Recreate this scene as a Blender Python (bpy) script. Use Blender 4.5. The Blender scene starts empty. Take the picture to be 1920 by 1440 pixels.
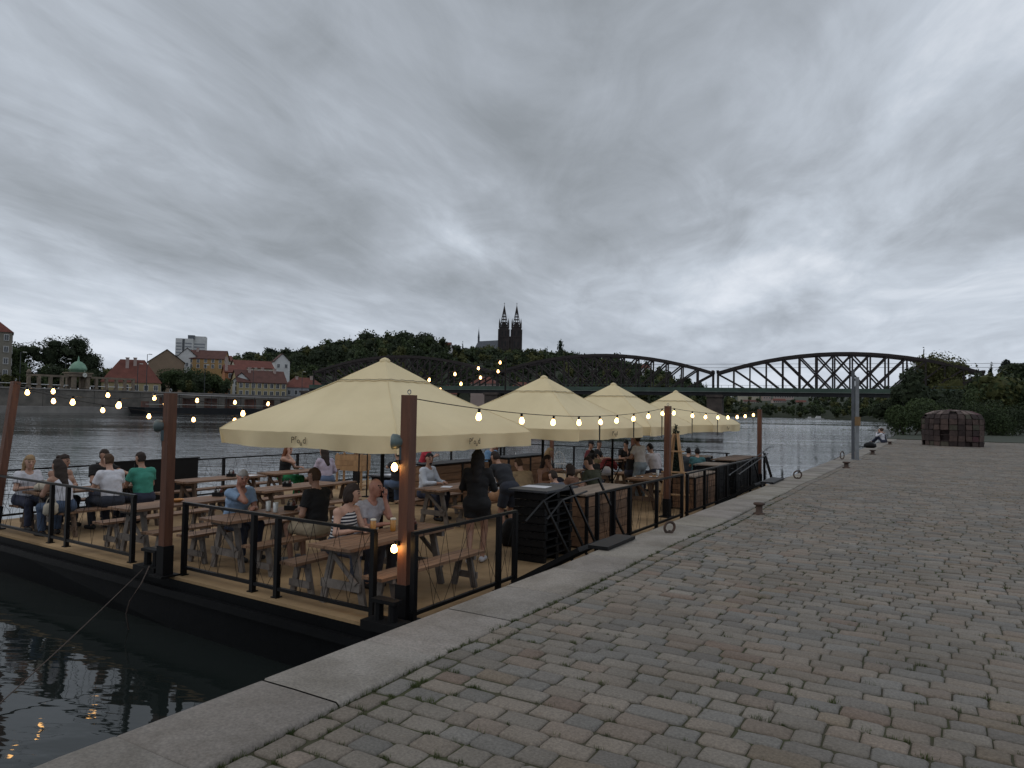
EXPOSURE = 0.35
SKY_STRENGTH = 1.64
CLOUD_ROT = 107.0
CLOUD_LOC = (0.0, 0.0, 0.0)
BULB = 8.0
import bpy, math, random
import numpy as np
from mathutils import Vector, Matrix

random.seed(7)
rng = np.random.default_rng(7)
sc = bpy.context.scene
C = sc.collection

# ------------------------------------------------------------------ camera
RT = Vector((0.85804489, 0.51325965, 0.01798604))
UP = Vector((0.00255476, -0.03928654, 0.99922472))
FW = Vector((-0.51356834, 0.85733371, 0.03502087))
EYE = Vector((0.0, 0.0, 1.7))
cd = bpy.data.cameras.new('camera')
cam = bpy.data.objects.new('camera', cd)
C.objects.link(cam)
cd.sensor_width = 36.0
cd.lens = 36.0 * 1353.0 / 1920.0
cd.clip_start = 0.05
cd.clip_end = 9000.0
m = Matrix((RT, UP, -FW)).transposed().to_4x4()
m.translation = EYE
cam.matrix_world = m
sc.camera = cam


def P(px, py, d):
    """world point seen at picture position px, py (1920 x 1440) at depth d metres"""
    px, py, d = float(px), float(py), float(d)
    return EYE + d * (FW + RT * ((px - 960.0) / 1353.0) - UP * ((py - 720.0) / 1353.0))


# ------------------------------------------------------------------ sky
w = bpy.data.worlds.new('World')
sc.world = w
w.use_nodes = True
nt = w.node_tree
nt.nodes.clear()
L = nt.links.new


def N(tree, typ, **kw):
    n = tree.nodes.new(typ)
    for k, v in kw.items():
        if k == 'inp':
            for a, b in v.items():
                n.inputs[a].default_value = b
        else:
            setattr(n, k, v)
    return n


def ramp(tree, stops, interp='LINEAR'):
    r = tree.nodes.new('ShaderNodeValToRGB')
    r.color_ramp.interpolation = interp
    e = r.color_ramp.elements
    while len(e) < len(stops):
        e.new(0.5)
    for el, (p, c) in zip(e, stops):
        el.position = p
        el.color = (*c, 1.0) if len(c) == 3 else c
    return r


out = N(nt, 'ShaderNodeOutputWorld')
sky = N(nt, 'ShaderNodeTexSky', sky_type='NISHITA', sun_disc=False, sun_elevation=math.radians(9), sun_rotation=math.radians(-115), altitude=200.0)
bg_sky = N(nt, 'ShaderNodeBackground', inp={'Strength': 0.05})
L(sky.outputs[0], bg_sky.inputs[0])
tc = N(nt, 'ShaderNodeTexCoord')
sep = N(nt, 'ShaderNodeSeparateXYZ')
L(tc.outputs['Generated'], sep.inputs[0])
zc = N(nt, 'ShaderNodeMath', operation='ABSOLUTE')
L(sep.outputs['Z'], zc.inputs[0])
za = N(nt, 'ShaderNodeMath', operation='ADD', inp={1: 0.13})
L(zc.outputs[0], za.inputs[0])
du = N(nt, 'ShaderNodeMath', operation='DIVIDE')
dv = N(nt, 'ShaderNodeMath', operation='DIVIDE')
L(sep.outputs['X'], du.inputs[0]); L(za.outputs[0], du.inputs[1])
L(sep.outputs['Y'], dv.inputs[0]); L(za.outputs[0], dv.inputs[1])
cv = N(nt, 'ShaderNodeCombineXYZ')
L(du.outputs[0], cv.inputs[0]); L(dv.outputs[0], cv.inputs[1])
mp = N(nt, 'ShaderNodeMapping', vector_type='TEXTURE', inp={'Rotation': (0, 0, math.radians(CLOUD_ROT)), 'Scale': (1.9, 1.0, 1.0), 'Location': CLOUD_LOC})
L(cv.outputs[0], mp.inputs[0])
n1 = N(nt, 'ShaderNodeTexNoise', inp={'Scale': 0.85, 'Detail': 9.0, 'Roughness': 0.56, 'Distortion': 0.5})
n2 = N(nt, 'ShaderNodeTexNoise', inp={'Scale': 0.3, 'Detail': 3.0, 'Roughness': 0.5, 'Distortion': 0.3})
n3 = N(nt, 'ShaderNodeTexNoise', inp={'Scale': 3.4, 'Detail': 6.0, 'Roughness': 0.6, 'Distortion': 0.9})
for n_ in (n1, n2, n3):
    L(mp.outputs[0], n_.inputs[0])
a1 = N(nt, 'ShaderNodeMath', operation='MULTIPLY', inp={1: 0.64})
a2 = N(nt, 'ShaderNodeMath', operation='MULTIPLY_ADD', inp={1: 0.40})
a3 = N(nt, 'ShaderNodeMath', operation='MULTIPLY_ADD', inp={1: 0.17})
L(n1.outputs[0], a1.inputs[0])
L(n2.outputs[0], a2.inputs[0]); L(a1.outputs[0], a2.inputs[2])
L(n3.outputs[0], a3.inputs[0]); L(a2.outputs[0], a3.inputs[2])
rp = ramp(nt, [(0.47, (0.140, 0.153, 0.168)), (0.56, (0.197, 0.215, 0.240)), (0.64, (0.271, 0.297, 0.333)), (0.76, (0.43, 0.448, 0.48))])
L(a3.outputs[0], rp.inputs[0])
# thin, even and slightly lavender cloud towards the horizon (long path through the layer)
hz = N(nt, 'ShaderNodeMapRange', inp={'From Min': 0.0, 'From Max': 0.24, 'To Min': 0.8, 'To Max': 0.0})
hz.interpolation_type = 'SMOOTHSTEP'
L(zc.outputs[0], hz.inputs[0])
rp2 = ramp(nt, [(0.5, (0.231, 0.257, 0.303)), (0.68, (0.335, 0.366, 0.416))])
L(a3.outputs[0], rp2.inputs[0])
mx = N(nt, 'ShaderNodeMix', data_type='RGBA')
L(hz.outputs[0], mx.inputs['Factor'])
L(rp.outputs[0], mx.inputs['A']); L(rp2.outputs[0], mx.inputs['B'])
bg_cl = N(nt, 'ShaderNodeBackground', inp={'Strength': SKY_STRENGTH})
L(mx.outputs['Result'], bg_cl.inputs[0])
ms = N(nt, 'ShaderNodeMixShader', inp={0: 0.93})
L(bg_sky.outputs[0], ms.inputs[1]); L(bg_cl.outputs[0], ms.inputs[2])
L(ms.outputs[0], out.inputs[0])

# ------------------------------------------------------------------ sun behind the cloud deck
sd = bpy.data.lights.new('sun', 'SUN')
sd.energy = 0.35
sd.angle = math.radians(40)
sd.color = (1.0, 0.95, 0.88)
so = bpy.data.objects.new('sun', sd)
C.objects.link(so)
so.rotation_euler = (math.radians(42), 0, math.radians(-40))
sc.view_settings.view_transform = 'Standard'
sc.view_settings.look = 'None'
sc.view_settings.gamma = 1.0
sc.view_settings.exposure = EXPOSURE
sc.view_settings.use_curve_mapping = False
sc.render.engine = 'CYCLES'
sc.cycles.use_denoising = True
sc.cycles.max_bounces = 6
sc.cycles.diffuse_bounces = 3
sc.cycles.glossy_bounces = 3
sc.cycles.transmission_bounces = 4
sc.cycles.transparent_max_bounces = 6
sc.cycles.sample_clamp_indirect = 4.0
sc.cycles.caustics_reflective = False
sc.cycles.caustics_refractive = False

# ------------------------------------------------------------------ materials
MATS = {}


def mat(name, c1, c2=None, scale=4.0, rough=0.7, bump=0.0, stretch=(1, 1, 1), metal=0.0, detail=5.0, rnd=0.0, bscale=None,
        stain=0.0, sscale=1.0, emit=None, estr=0.0, trans=0.0, spec=0.4, alpha=None, attr=False, world=False):
    if name in MATS:
        return MATS[name]
    mt = bpy.data.materials.new(name)
    mt.use_nodes = True
    t = mt.node_tree
    b = t.nodes['Principled BSDF']
    lk = t.links.new
    b.inputs['Roughness'].default_value = rough
    b.inputs['Metallic'].default_value = metal
    b.inputs['Specular IOR Level'].default_value = spec
    c2 = c2 or tuple(x * 0.72 for x in c1)
    if world:
        g = N(t, 'ShaderNodeNewGeometry')
        src = g.outputs['Position']
        oi = None
    else:
        tcn = N(t, 'ShaderNodeTexCoord')
        oi = N(t, 'ShaderNodeObjectInfo')
        add = N(t, 'ShaderNodeVectorMath', operation='MULTIPLY_ADD')
        comb = N(t, 'ShaderNodeCombineXYZ')
        for i in range(3):
            lk(oi.outputs['Random'], comb.inputs[i])
        lk(comb.outputs[0], add.inputs[0])
        add.inputs[1].default_value = (37.0, 53.0, 71.0)
        lk(tcn.outputs['Object'], add.inputs[2])
        src = add.outputs[0]
    mpn = N(t, 'ShaderNodeMapping', inp={'Scale': stretch})
    lk(src, mpn.inputs[0])
    nz = N(t, 'ShaderNodeTexNoise', inp={'Scale': scale, 'Detail': detail, 'Roughness': 0.6})
    lk(mpn.outputs[0], nz.inputs[0])
    r = ramp(t, [(0.32, c2), (0.68, c1)])
    lk(nz.outputs[0], r.inputs[0])
    col = r.outputs[0]
    if stain:
        ns = N(t, 'ShaderNodeTexNoise', inp={'Scale': sscale, 'Detail': 6.0, 'Roughness': 0.65, 'Distortion': 0.4})
        lk(src, ns.inputs[0])
        rs_ = ramp(t, [(0.34, (1 - stain, 1 - stain * 1.05, 1 - stain * 1.15)), (0.6, (1.0, 1.0, 1.0))])
        lk(ns.outputs[0], rs_.inputs[0])
        ms_ = N(t, 'ShaderNodeMix', data_type='RGBA', blend_type='MULTIPLY', inp={'Factor': 1.0})
        lk(col, ms_.inputs['A']); lk(rs_.outputs[0], ms_.inputs['B'])
        col = ms_.outputs['Result']
    if attr:
        at_ = N(t, 'ShaderNodeAttribute', attribute_name='tint')
        mm = N(t, 'ShaderNodeMix', data_type='RGBA', blend_type='MULTIPLY', inp={'Factor': 1.0})
        lk(col, mm.inputs['A']); lk(at_.outputs['Color'], mm.inputs['B'])
        col = mm.outputs['Result']
    if rnd and oi:
        hv = N(t, 'ShaderNodeHueSaturation')
        mr = N(t, 'ShaderNodeMapRange', inp={'To Min': 1.0 - rnd, 'To Max': 1.0 + rnd})
        lk(oi.outputs['Random'], mr.inputs[0])
        lk(mr.outputs[0], hv.inputs['Value'])
        lk(col, hv.inputs['Color'])
        col = hv.outputs[0]
    lk(col, b.inputs['Base Color'])
    if bump:
        nb = N(t, 'ShaderNodeTexNoise', inp={'Scale': bscale or scale * 4, 'Detail': 5.0, 'Roughness': 0.65})
        lk(mpn.outputs[0], nb.inputs[0])
        bp = N(t, 'ShaderNodeBump', inp={'Strength': 0.6, 'Distance': bump})
        lk(nb.outputs[0], bp.inputs['Height'])
        lk(bp.outputs[0], b.inputs['Normal'])
    if emit:
        b.inputs['Emission Color'].default_value = (*emit, 1)
        b.inputs['Emission Strength'].default_value = estr
    if trans:
        tb = N(t, 'ShaderNodeBsdfTranslucent')
        lk(col, tb.inputs[0])
        mxs = N(t, 'ShaderNodeMixShader', inp={0: trans})
        lk(b.outputs[0], mxs.inputs[1]); lk(tb.outputs[0], mxs.inputs[2])
        lk(mxs.outputs[0], t.nodes['Material Output'].inputs[0])
    MATS[name] = mt
    return mt


# ------------------------------------------------------------------ mesh helpers
class MB:
    def __init__(s):
        s.v, s.f, s.mi, s.cur = [], [], [], 0

    def add(s, vs, fs):
        o = len(s.v)
        s.v += [tuple(x) for x in vs]
        s.f += [tuple(i + o for i in q) for q in fs]
        s.mi += [s.cur] * len(fs)
        return s

    def box(s, c, d, rot=None):
        x, y, z = (k / 2 for k in d)
        vs = [Vector((a * x, b * y, e * z)) for a in (-1, 1) for b in (-1, 1) for e in (-1, 1)]
        if rot is not None:
            if not isinstance(rot, Matrix):
                rot = Matrix.Rotation(rot, 3, 'Z')
            vs = [rot @ q for q in vs]
        c = Vector(c)
        return s.add([q + c for q in vs], [(0, 1, 3, 2), (4, 6, 7, 5), (0, 4, 5, 1), (2, 3, 7, 6), (0, 2, 6, 4), (1, 5, 7, 3)])

    def span(s, a, b):
        return s.box([(p + q) / 2 for p, q in zip(a, b)], [abs(q - p) for p, q in zip(a, b)])

    def beam(s, p, q, wd, ht, up=(0, 0, 1)):
        p, q, up = Vector(p), Vector(q), Vector(up)
        d = (q - p).normalized()
        sx = d.cross(up)
        if sx.length < 1e-4:
            sx = d.cross(Vector((1, 0, 0)))
        sx.normalize()
        uz = sx.cross(d)
        vs = []
        for e in (p, q):
            for a, b in ((-1, -1), (1, -1), (1, 1), (-1, 1)):
                vs.append(e + sx * (a * wd / 2) + uz * (b * ht / 2))
        return s.add(vs, [(3, 2, 1, 0), (4, 5, 6, 7), (0, 1, 5, 4), (1, 2, 6, 5), (2, 3, 7, 6), (3, 0, 4, 7)])

    def cyl(s, p, q, r0, r1=None, n=8, caps=True):
        r1 = r0 if r1 is None else r1
        p, q = Vector(p), Vector(q)
        d = (q - p).normalized()
        a = d.orthogonal().normalized()
        b = d.cross(a)
        vs = []
        for e, r in ((p, r0), (q, r1)):
            for i in range(n):
                t = 2 * math.pi * i / n
                vs.append(e + (a * math.cos(t) + b * math.sin(t)) * r)
        fs = [(i, (i + 1) % n, n + (i + 1) % n, n + i) for i in range(n)]
        if caps:
            fs += [tuple(range(n))[::-1], tuple(range(n, 2 * n))]
        return s.add(vs, fs)

    def tube(s, pts, r, n=5):
        pts = [Vector(p) for p in pts]
        vs = []
        for k, p in enumerate(pts):
            d = (pts[min(k + 1, len(pts) - 1)] - pts[max(k - 1, 0)]).normalized()
            a = d.cross(Vector((0.13, 0.21, 1.0))).normalized()
            b = d.cross(a)
            for i in range(n):
                t = 2 * math.pi * i / n
                vs.append(p + (a * math.cos(t) + b * math.sin(t)) * r)
        fs = []
        for k in range(len(pts) - 1):
            for i in range(n):
                fs.append((k * n + i, k * n + (i + 1) % n, (k + 1) * n + (i + 1) % n, (k + 1) * n + i))
        fs += [tuple(range(n))[::-1], tuple(range((len(pts) - 1) * n, len(pts) * n))]
        return s.add(vs, fs)

    def lathe(s, prof, n=12, c=(0, 0, 0)):
        vs, fs = [], []
        c = Vector(c)
        for r, z in prof:
            for i in range(n):
                t = 2 * math.pi * i / n
                vs.append(c + Vector((r * math.cos(t), r * math.sin(t), z)))
        for k in range(len(prof) - 1):
            for i in range(n):
                fs.append((k * n + i, k * n + (i + 1) % n, (k + 1) * n + (i + 1) % n, (k + 1) * n + i))
        fs += [tuple(range(n))[::-1], tuple(range((len(prof) - 1) * n, len(prof) * n))]
        return s.add(vs, fs)

    def torus(s, c, R, r, ax1, ax2, n=16, k=6):
        c, ax1, ax2 = Vector(c), Vector(ax1).normalized(), Vector(ax2).normalized()
        nrm = ax1.cross(ax2)
        vs, fs = [], []
        for i in range(n):
            t = 2 * math.pi * i / n
            d = ax1 * math.cos(t) + ax2 * math.sin(t)
            for j in range(k):
                u = 2 * math.pi * j / k
                vs.append(c + d * (R + r * math.cos(u)) + nrm * (r * math.sin(u)))
        for i in range(n):
            for j in range(k):
                fs.append((i * k + j, ((i + 1) % n) * k + j, ((i + 1) % n) * k + (j + 1) % k, i * k + (j + 1) % k))
        return s.add(vs, fs)

    def build(s, name, mats, parent=None, off=None, smooth=False, loc=None):
        me = bpy.data.meshes.new(name)
        v = s.v
        if off is not None:
            off = Vector(off)
            v = [(a - off.x, b - off.y, c - off.z) for a, b, c in v]
        me.from_pydata(v, [], s.f)
        if not isinstance(mats, (list, tuple)):
            mats = [mats]
        for k in mats:
            me.materials.append(k)
        if len(mats) > 1:
            me.polygons.foreach_set('material_index', s.mi)
        if smooth:
            me.polygons.foreach_set('use_smooth', [True] * len(me.polygons))
        o = bpy.data.objects.new(name, me)
        C.objects.link(o)
        if parent is not None:
            o.parent = parent
        if loc is not None:
            o.location = loc
        return o


def np_mesh(name, V, F, mats, parent=None, mi=None, smooth=False, tint=None):
    """V (n,3) array, F (m,k) array of equal-sized faces"""
    me = bpy.data.meshes.new(name)
    V = np.asarray(V, np.float32)
    F = np.asarray(F, np.int32)
    nf, k = F.shape
    me.vertices.add(len(V))
    me.vertices.foreach_set('co', V.ravel())
    me.loops.add(nf * k)
    me.loops.foreach_set('vertex_index', F.ravel())
    me.polygons.add(nf)
    me.polygons.foreach_set('loop_start', np.arange(0, nf * k, k, dtype=np.int32))
    if mi is not None:
        me.polygons.foreach_set('material_index', np.asarray(mi, np.int32))
    if smooth:
        me.polygons.foreach_set('use_smooth', np.ones(nf, bool))
    if not isinstance(mats, (list, tuple)):
        mats = [mats]
    for q in mats:
        me.materials.append(q)
    if tint is not None:
        a = me.attributes.new('tint', 'FLOAT_COLOR', 'POINT')
        a.data.foreach_set('color', np.asarray(tint, np.float32).ravel())
    me.update(calc_edges=True)
    o = bpy.data.objects.new(name, me)
    C.objects.link(o)
    if parent is not None:
        o.parent = parent
    return o


def tag(o, label=None, cat=None, group=None, kind=None):
    if label:
        o['label'] = label
    if cat:
        o['category'] = cat
    if group:
        o['group'] = group
    if kind:
        o['kind'] = kind
    return o


def thing(name, label, cat, loc=(0, 0, 0), rotz=0.0, group=None):
    o = bpy.data.objects.new(name, None)
    o.empty_display_size = 0.2
    C.objects.link(o)
    o.location = loc
    o.rotation_euler = (0, 0, rotz)
    return tag(o, label, cat, group)


def kids(o):
    return [c for c in C.objects if c.parent == o]


CH = {}


def dup(root, loc, rotz, label, group=None):
    """copy of a thing with copies of its parts and sub-parts (mesh data shared)"""
    r = root.copy(); C.objects.link(r)
    r.location = loc
    r.rotation_euler = (0, 0, rotz)
    r['label'] = label
    if group:
        r['group'] = group
    for ch in root.children:
        c = ch.copy(); C.objects.link(c); c.parent = r
        for g in ch.children:
            d = g.copy(); C.objects.link(d); d.parent = c
    return r


def child(mesh_obj, parent, loc=None, rot=None):
    """another object on the same mesh data"""
    o = bpy.data.objects.new(mesh_obj.name.split('.')[0], mesh_obj.data)
    C.objects.link(o)
    o.parent = parent
    if loc is not None:
        o.location = loc
    if rot is not None:
        o.rotation_euler = rot
    return o


LETTERS = {}


def text(body, size, m_, parent, loc, rot, ext=0.002):
    key = (body, size, m_.name)
    if key in LETTERS:
        o = bpy.data.objects.new('lettering', LETTERS[key])
        C.objects.link(o); o.parent = parent; o.location = loc; o.rotation_euler = rot
        return o
    cu = bpy.data.curves.new('lettering', 'FONT')
    cu.body = body
    cu.size = size
    cu.align_x = 'CENTER'
    cu.align_y = 'CENTER'
    cu.extrude = ext
    cu.materials.append(m_)
    tmp = bpy.data.objects.new('lettering', cu)
    C.objects.link(tmp)
    dg = bpy.context.evaluated_depsgraph_get()
    LETTERS[key] = bpy.data.meshes.new_from_object(tmp.evaluated_get(dg))
    bpy.data.objects.remove(tmp)
    o = bpy.data.objects.new('lettering', LETTERS[key])
    C.objects.link(o)
    o.parent = parent
    o.location = loc
    o.rotation_euler = rot
    return o

# ================================================================== THE SETTING
D = -0.7          # deck of the barge
WZ = -1.45        # water
KO, KI = -3.61, -2.97   # outer and inner edge of the granite kerb
QEND = 61.0


def und(x, y):
    return 0.012 * np.sin(x * 0.9 + y * 0.55) + 0.010 * np.sin(y * 1.3 - x * 0.4 + 1.0) - 0.004


# ---- water
def water_mat():
    mt = bpy.data.materials.new('river_water')
    mt.use_nodes = True
    t = mt.node_tree
    lk = t.links.new
    b = t.nodes['Principled BSDF']
    b.inputs['Base Color'].default_value = (0.012, 0.016, 0.015, 1)
    b.inputs['Roughness'].default_value = 0.06
    b.inputs['IOR'].default_value = 1.33
    g = N(t, 'ShaderNodeNewGeometry')
    mp1 = N(t, 'ShaderNodeMapping', vector_type='TEXTURE', inp={'Scale': (3.4, 0.85, 1), 'Rotation': (0, 0, math.radians(31))})
    mp2 = N(t, 'ShaderNodeMapping', vector_type='TEXTURE', inp={'Scale': (0.5, 0.2, 1), 'Rotation': (0, 0, math.radians(22))})
    mp3 = N(t, 'ShaderNodeMapping', vector_type='TEXTURE', inp={'Scale': (60, 16, 1), 'Rotation': (0, 0, math.radians(33))})
    for q in (mp1, mp2, mp3):
        lk(g.outputs['Position'], q.inputs[0])
    w1 = N(t, 'ShaderNodeTexNoise', inp={'Scale': 1.0, 'Detail': 3.0, 'Roughness': 0.5, 'Distortion': 0.4})
    w2 = N(t, 'ShaderNodeTexNoise', inp={'Scale': 1.0, 'Detail': 2.0, 'Roughness': 0.5})
    w3 = N(t, 'ShaderNodeTexNoise', inp={'Scale': 1.0, 'Detail': 3.0, 'Roughness': 0.55})
    for a, q in ((mp1, w1), (mp2, w2), (mp3, w3)):
        lk(a.outputs[0], q.inputs[0])
    h1 = N(t, 'ShaderNodeMath', operation='MULTIPLY_ADD', inp={1: 0.28})
    lk(w2.outputs[0], h1.inputs[0]); lk(w1.outputs[0], h1.inputs[2])
    # wind patches on the open river, sheltered water in the corner between barge and quay
    gust = N(t, 'ShaderNodeMapRange', inp={'From Min': 0.36, 'From Max': 0.64, 'To Min': 0.12, 'To Max': 1.0})
    lk(w3.outputs[0], gust.inputs[0])
    sp = N(t, 'ShaderNodeSeparateXYZ')
    lk(g.outputs['Position'], sp.inputs[0])
    sx = N(t, 'ShaderNodeMapRange', inp={'From Min': -22.0, 'From Max': -12.0, 'To Min': 1.0, 'To Max': 0.13})
    lk(sp.outputs['X'], sx.inputs[0])
    sy = N(t, 'ShaderNodeMapRange', inp={'From Min': 8.0, 'From Max': 30.0, 'To Min': 0.0, 'To Max': 1.0})
    lk(sp.outputs['Y'], sy.inputs[0])
    mxm = N(t, 'ShaderNodeMath', operation='MAXIMUM')
    lk(sx.outputs[0], mxm.inputs[0]); lk(sy.outputs[0], mxm.inputs[1])
    st = N(t, 'ShaderNodeMath', operation='MULTIPLY')
    lk(gust.outputs[0], st.inputs[0]); lk(mxm.outputs[0], st.inputs[1])
    hh = N(t, 'ShaderNodeMath', operation='MULTIPLY')
    lk(h1.outputs[0], hh.inputs[0]); lk(st.outputs[0], hh.inputs[1])
    rg = N(t, 'ShaderNodeMapRange', inp={'To Min': 0.02, 'To Max': 0.10})
    lk(st.outputs[0], rg.inputs[0]); lk(rg.outputs[0], b.inputs['Roughness'])
    bp = N(t, 'ShaderNodeBump', inp={'Strength': 1.0, 'Distance': 0.095})
    lk(hh.outputs[0], bp.inputs['Height'])
    lk(bp.outputs[0], b.inputs['Normal'])
    return mt


mb = MB()
mb.add([(-2500, -400, WZ), (900, -400, WZ), (900, 5000, WZ), (-2500, 5000, WZ)], [(0, 1, 2, 3)])
tag(mb.build('river_water', water_mat()), kind='structure')

# ---- quay: bedding, cobbles, kerb
m_bed = mat('joint_soil', (0.062, 0.05, 0.036), (0.04, 0.05, 0.014), scale=0.9, rough=0.95, bump=0.01, world=True)
m_cob = mat('granite_setts', (0.262, 0.233, 0.200), (0.150, 0.134, 0.115), scale=70, rough=0.8, bump=0.003, attr=True, world=True, bscale=190, stain=0.22, sscale=0.9)
m_kerb = mat('granite_kerb', (0.315, 0.285, 0.25), (0.185, 0.169, 0.149), scale=60, rough=0.78, bump=0.003, world=True, bscale=160, detail=9, attr=True, stain=0.34, sscale=1.6)
m_wall = mat('quay_wall_stone', (0.16, 0.15, 0.14), (0.08, 0.08, 0.075), scale=3, rough=0.9, bump=0.02, world=True)
gx_ = np.concatenate([np.linspace(KI - 0.02, 12, 50), [16, 26, 42]]); gy_ = np.linspace(-8, QEND, 230)
GX, GY = np.meshgrid(gx_, gy_, indexing='ij')
GV = np.stack([GX, GY, und(GX, GY) - 0.012], -1).reshape(-1, 3)
ii, jj = np.meshgrid(np.arange(len(gx_) - 1), np.arange(len(gy_) - 1), indexing='ij')
q0 = (ii * len(gy_) + jj).ravel()
pave = tag(np_mesh('quay_pavement', GV, np.stack([q0, q0 + len(gy_), q0 + len(gy_) + 1, q0 + 1], 1), m_bed, smooth=True), kind='structure')

# cobbles: rows across the quay, one border course along the kerb
rows = []
y = -2.2
j = 0
while y < QEND - 0.4:
    pitch = 0.156 * random.uniform(0.94, 1.06)
    x = KI + 0.178 + random.uniform(-0.01, 0.01)
    xmax = max(3.2, 0.11 * y + 3.4)
    if y < 0:
        xmax = 4.0
    while x < xmax:
        ln = min(0.34, max(0.145, random.gauss(0.24, 0.045)))
        rows.append((x + ln / 2, y + pitch / 2 + random.uniform(-0.006, 0.006), ln - 0.0085, pitch - 0.0085, random.gauss(0, 0.016)))
        x += ln
    y += pitch
    j += 1
y = -2.2
while y < QEND - 0.4:
    ln = random.uniform(0.17, 0.26)
    rows.append((KI + 0.088, y + ln / 2, 0.145, ln - 0.02, random.gauss(0, 0.02)))
    y += ln
R_ = np.array(rows)
nC = len(R_)
# rounded outline of twelve points
base = []
for sx, sy in ((1, 1), (-1, 1), (-1, -1), (1, -1)):
    pts = [(1, 0.66), (0.95, 0.93), (0.74, 1.0)]
    if sx * sy < 0:
        pts = pts[::-1]
    base += [(sx * a, sy * b) for a, b in pts]
base = np.array(base)
K = len(base)
ol = base[None] * (R_[:, None, 2:4] / 2)
ol = ol + rng.normal(0, 0.0032, ol.shape)
ca, sa = np.cos(R_[:, 4]), np.sin(R_[:, 4])


def place(o2, z):
    x_ = R_[:, 0, None] + o2[..., 0] * ca[:, None] - o2[..., 1] * sa[:, None]
    y_ = R_[:, 1, None] + o2[..., 0] * sa[:, None] + o2[..., 1] * ca[:, None]
    return np.stack([x_, y_, z + np.zeros_like(x_)], -1)


hgt = und(R_[:, 0], R_[:, 1]) + rng.normal(0, 0.0024, nC)
tx, ty = rng.normal(0, 0.013, nC), rng.normal(0, 0.016, nC)


def zof(o2, dz, sg):
    return (hgt[:, None] + dz + tx[:, None] * o2[..., 0] + ty[:, None] * o2[..., 1] + rng.normal(0, sg, o2.shape[:2]))


inn = ol * (1 - 0.013 / np.maximum(R_[:, None, 2:4] / 2, 0.03)) + rng.normal(0, 0.002, ol.shape)
VV = np.concatenate([place(ol * 1.01, zof(ol, -0.085, 0)), place(ol, zof(ol, -0.008, 0.0012)), place(inn, zof(inn, 0.0, 0.0018)),
                     place(np.zeros((nC, 1, 2)), (hgt + 0.002)[:, None])], 1)      # (n, 3K+1, 3)
fq = []
for r in range(2):
    for i in range(K):
        a, b = r * K + i, r * K + (i + 1) % K
        fq += [(a, b, b + K), (a, b + K, a + K)]
for i in range(K):
    fq.append((2 * K + i, 2 * K + (i + 1) % K, 3 * K))
fq = np.array(fq)
# each stone's own colour: blue grey, warm grey, pinkish, a few brown or ochre
pal = np.array([(0.84, 0.88, 0.92), (0.93, 0.92, 0.90), (0.98, 0.93, 0.88), (0.98, 0.89, 0.83), (0.76, 0.77, 0.79), (0.93, 0.84, 0.73), (0.88, 0.74, 0.67), (1.05, 1.04, 1.02)])
pw = np.array([0.19, 0.25, 0.21, 0.13, 0.11, 0.03, 0.02, 0.06]); pw = pw / pw.sum()
tint = pal[rng.choice(len(pal), nC, p=pw)] * rng.uniform(0.84, 1.12, (nC, 1))
# the 300 that show largest
pc = np.stack([R_[:, 0], R_[:, 1], 0 * R_[:, 0]], -1) - np.array(EYE)
zc_ = pc @ np.array(FW); xc_ = pc @ np.array(RT) / np.maximum(zc_, 0.1); yc_ = pc @ np.array(UP) / np.maximum(zc_, 0.1)
vis = (zc_ > 1) & (np.abs(xc_) < 960 / 1353 + 0.01) & (np.abs(yc_) < 720 / 1353 + 0.01)
score = np.where(vis, R_[:, 2] * R_[:, 3] / zc_ ** 3, 0)
order = np.argsort(-score)
near = set(order[:300].tolist())
for i in order[:300]:
    t4 = np.ones((3 * K + 1, 4)); t4[:, :3] = tint[i]
    c0 = np.array([R_[i, 0], R_[i, 1], 0.0])
    o = np_mesh('cobblestone', VV[i] - c0, fq, m_cob, pave, tint=t4)
    o.location = c0
rest = np.array([i for i in range(nC) if i not in near])
V2 = VV[rest].reshape(-1, 3)
F2 = (fq[None] + (np.arange(len(rest)) * (3 * K + 1))[:, None, None]).reshape(-1, 3)
t4 = np.ones((len(rest), 3 * K + 1, 4)); t4[..., :3] = tint[rest][:, None]
tag(np_mesh('cobblestones_beyond', V2, F2, m_cob, pave, tint=t4.reshape(-1, 4)), kind='stuff')

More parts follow.
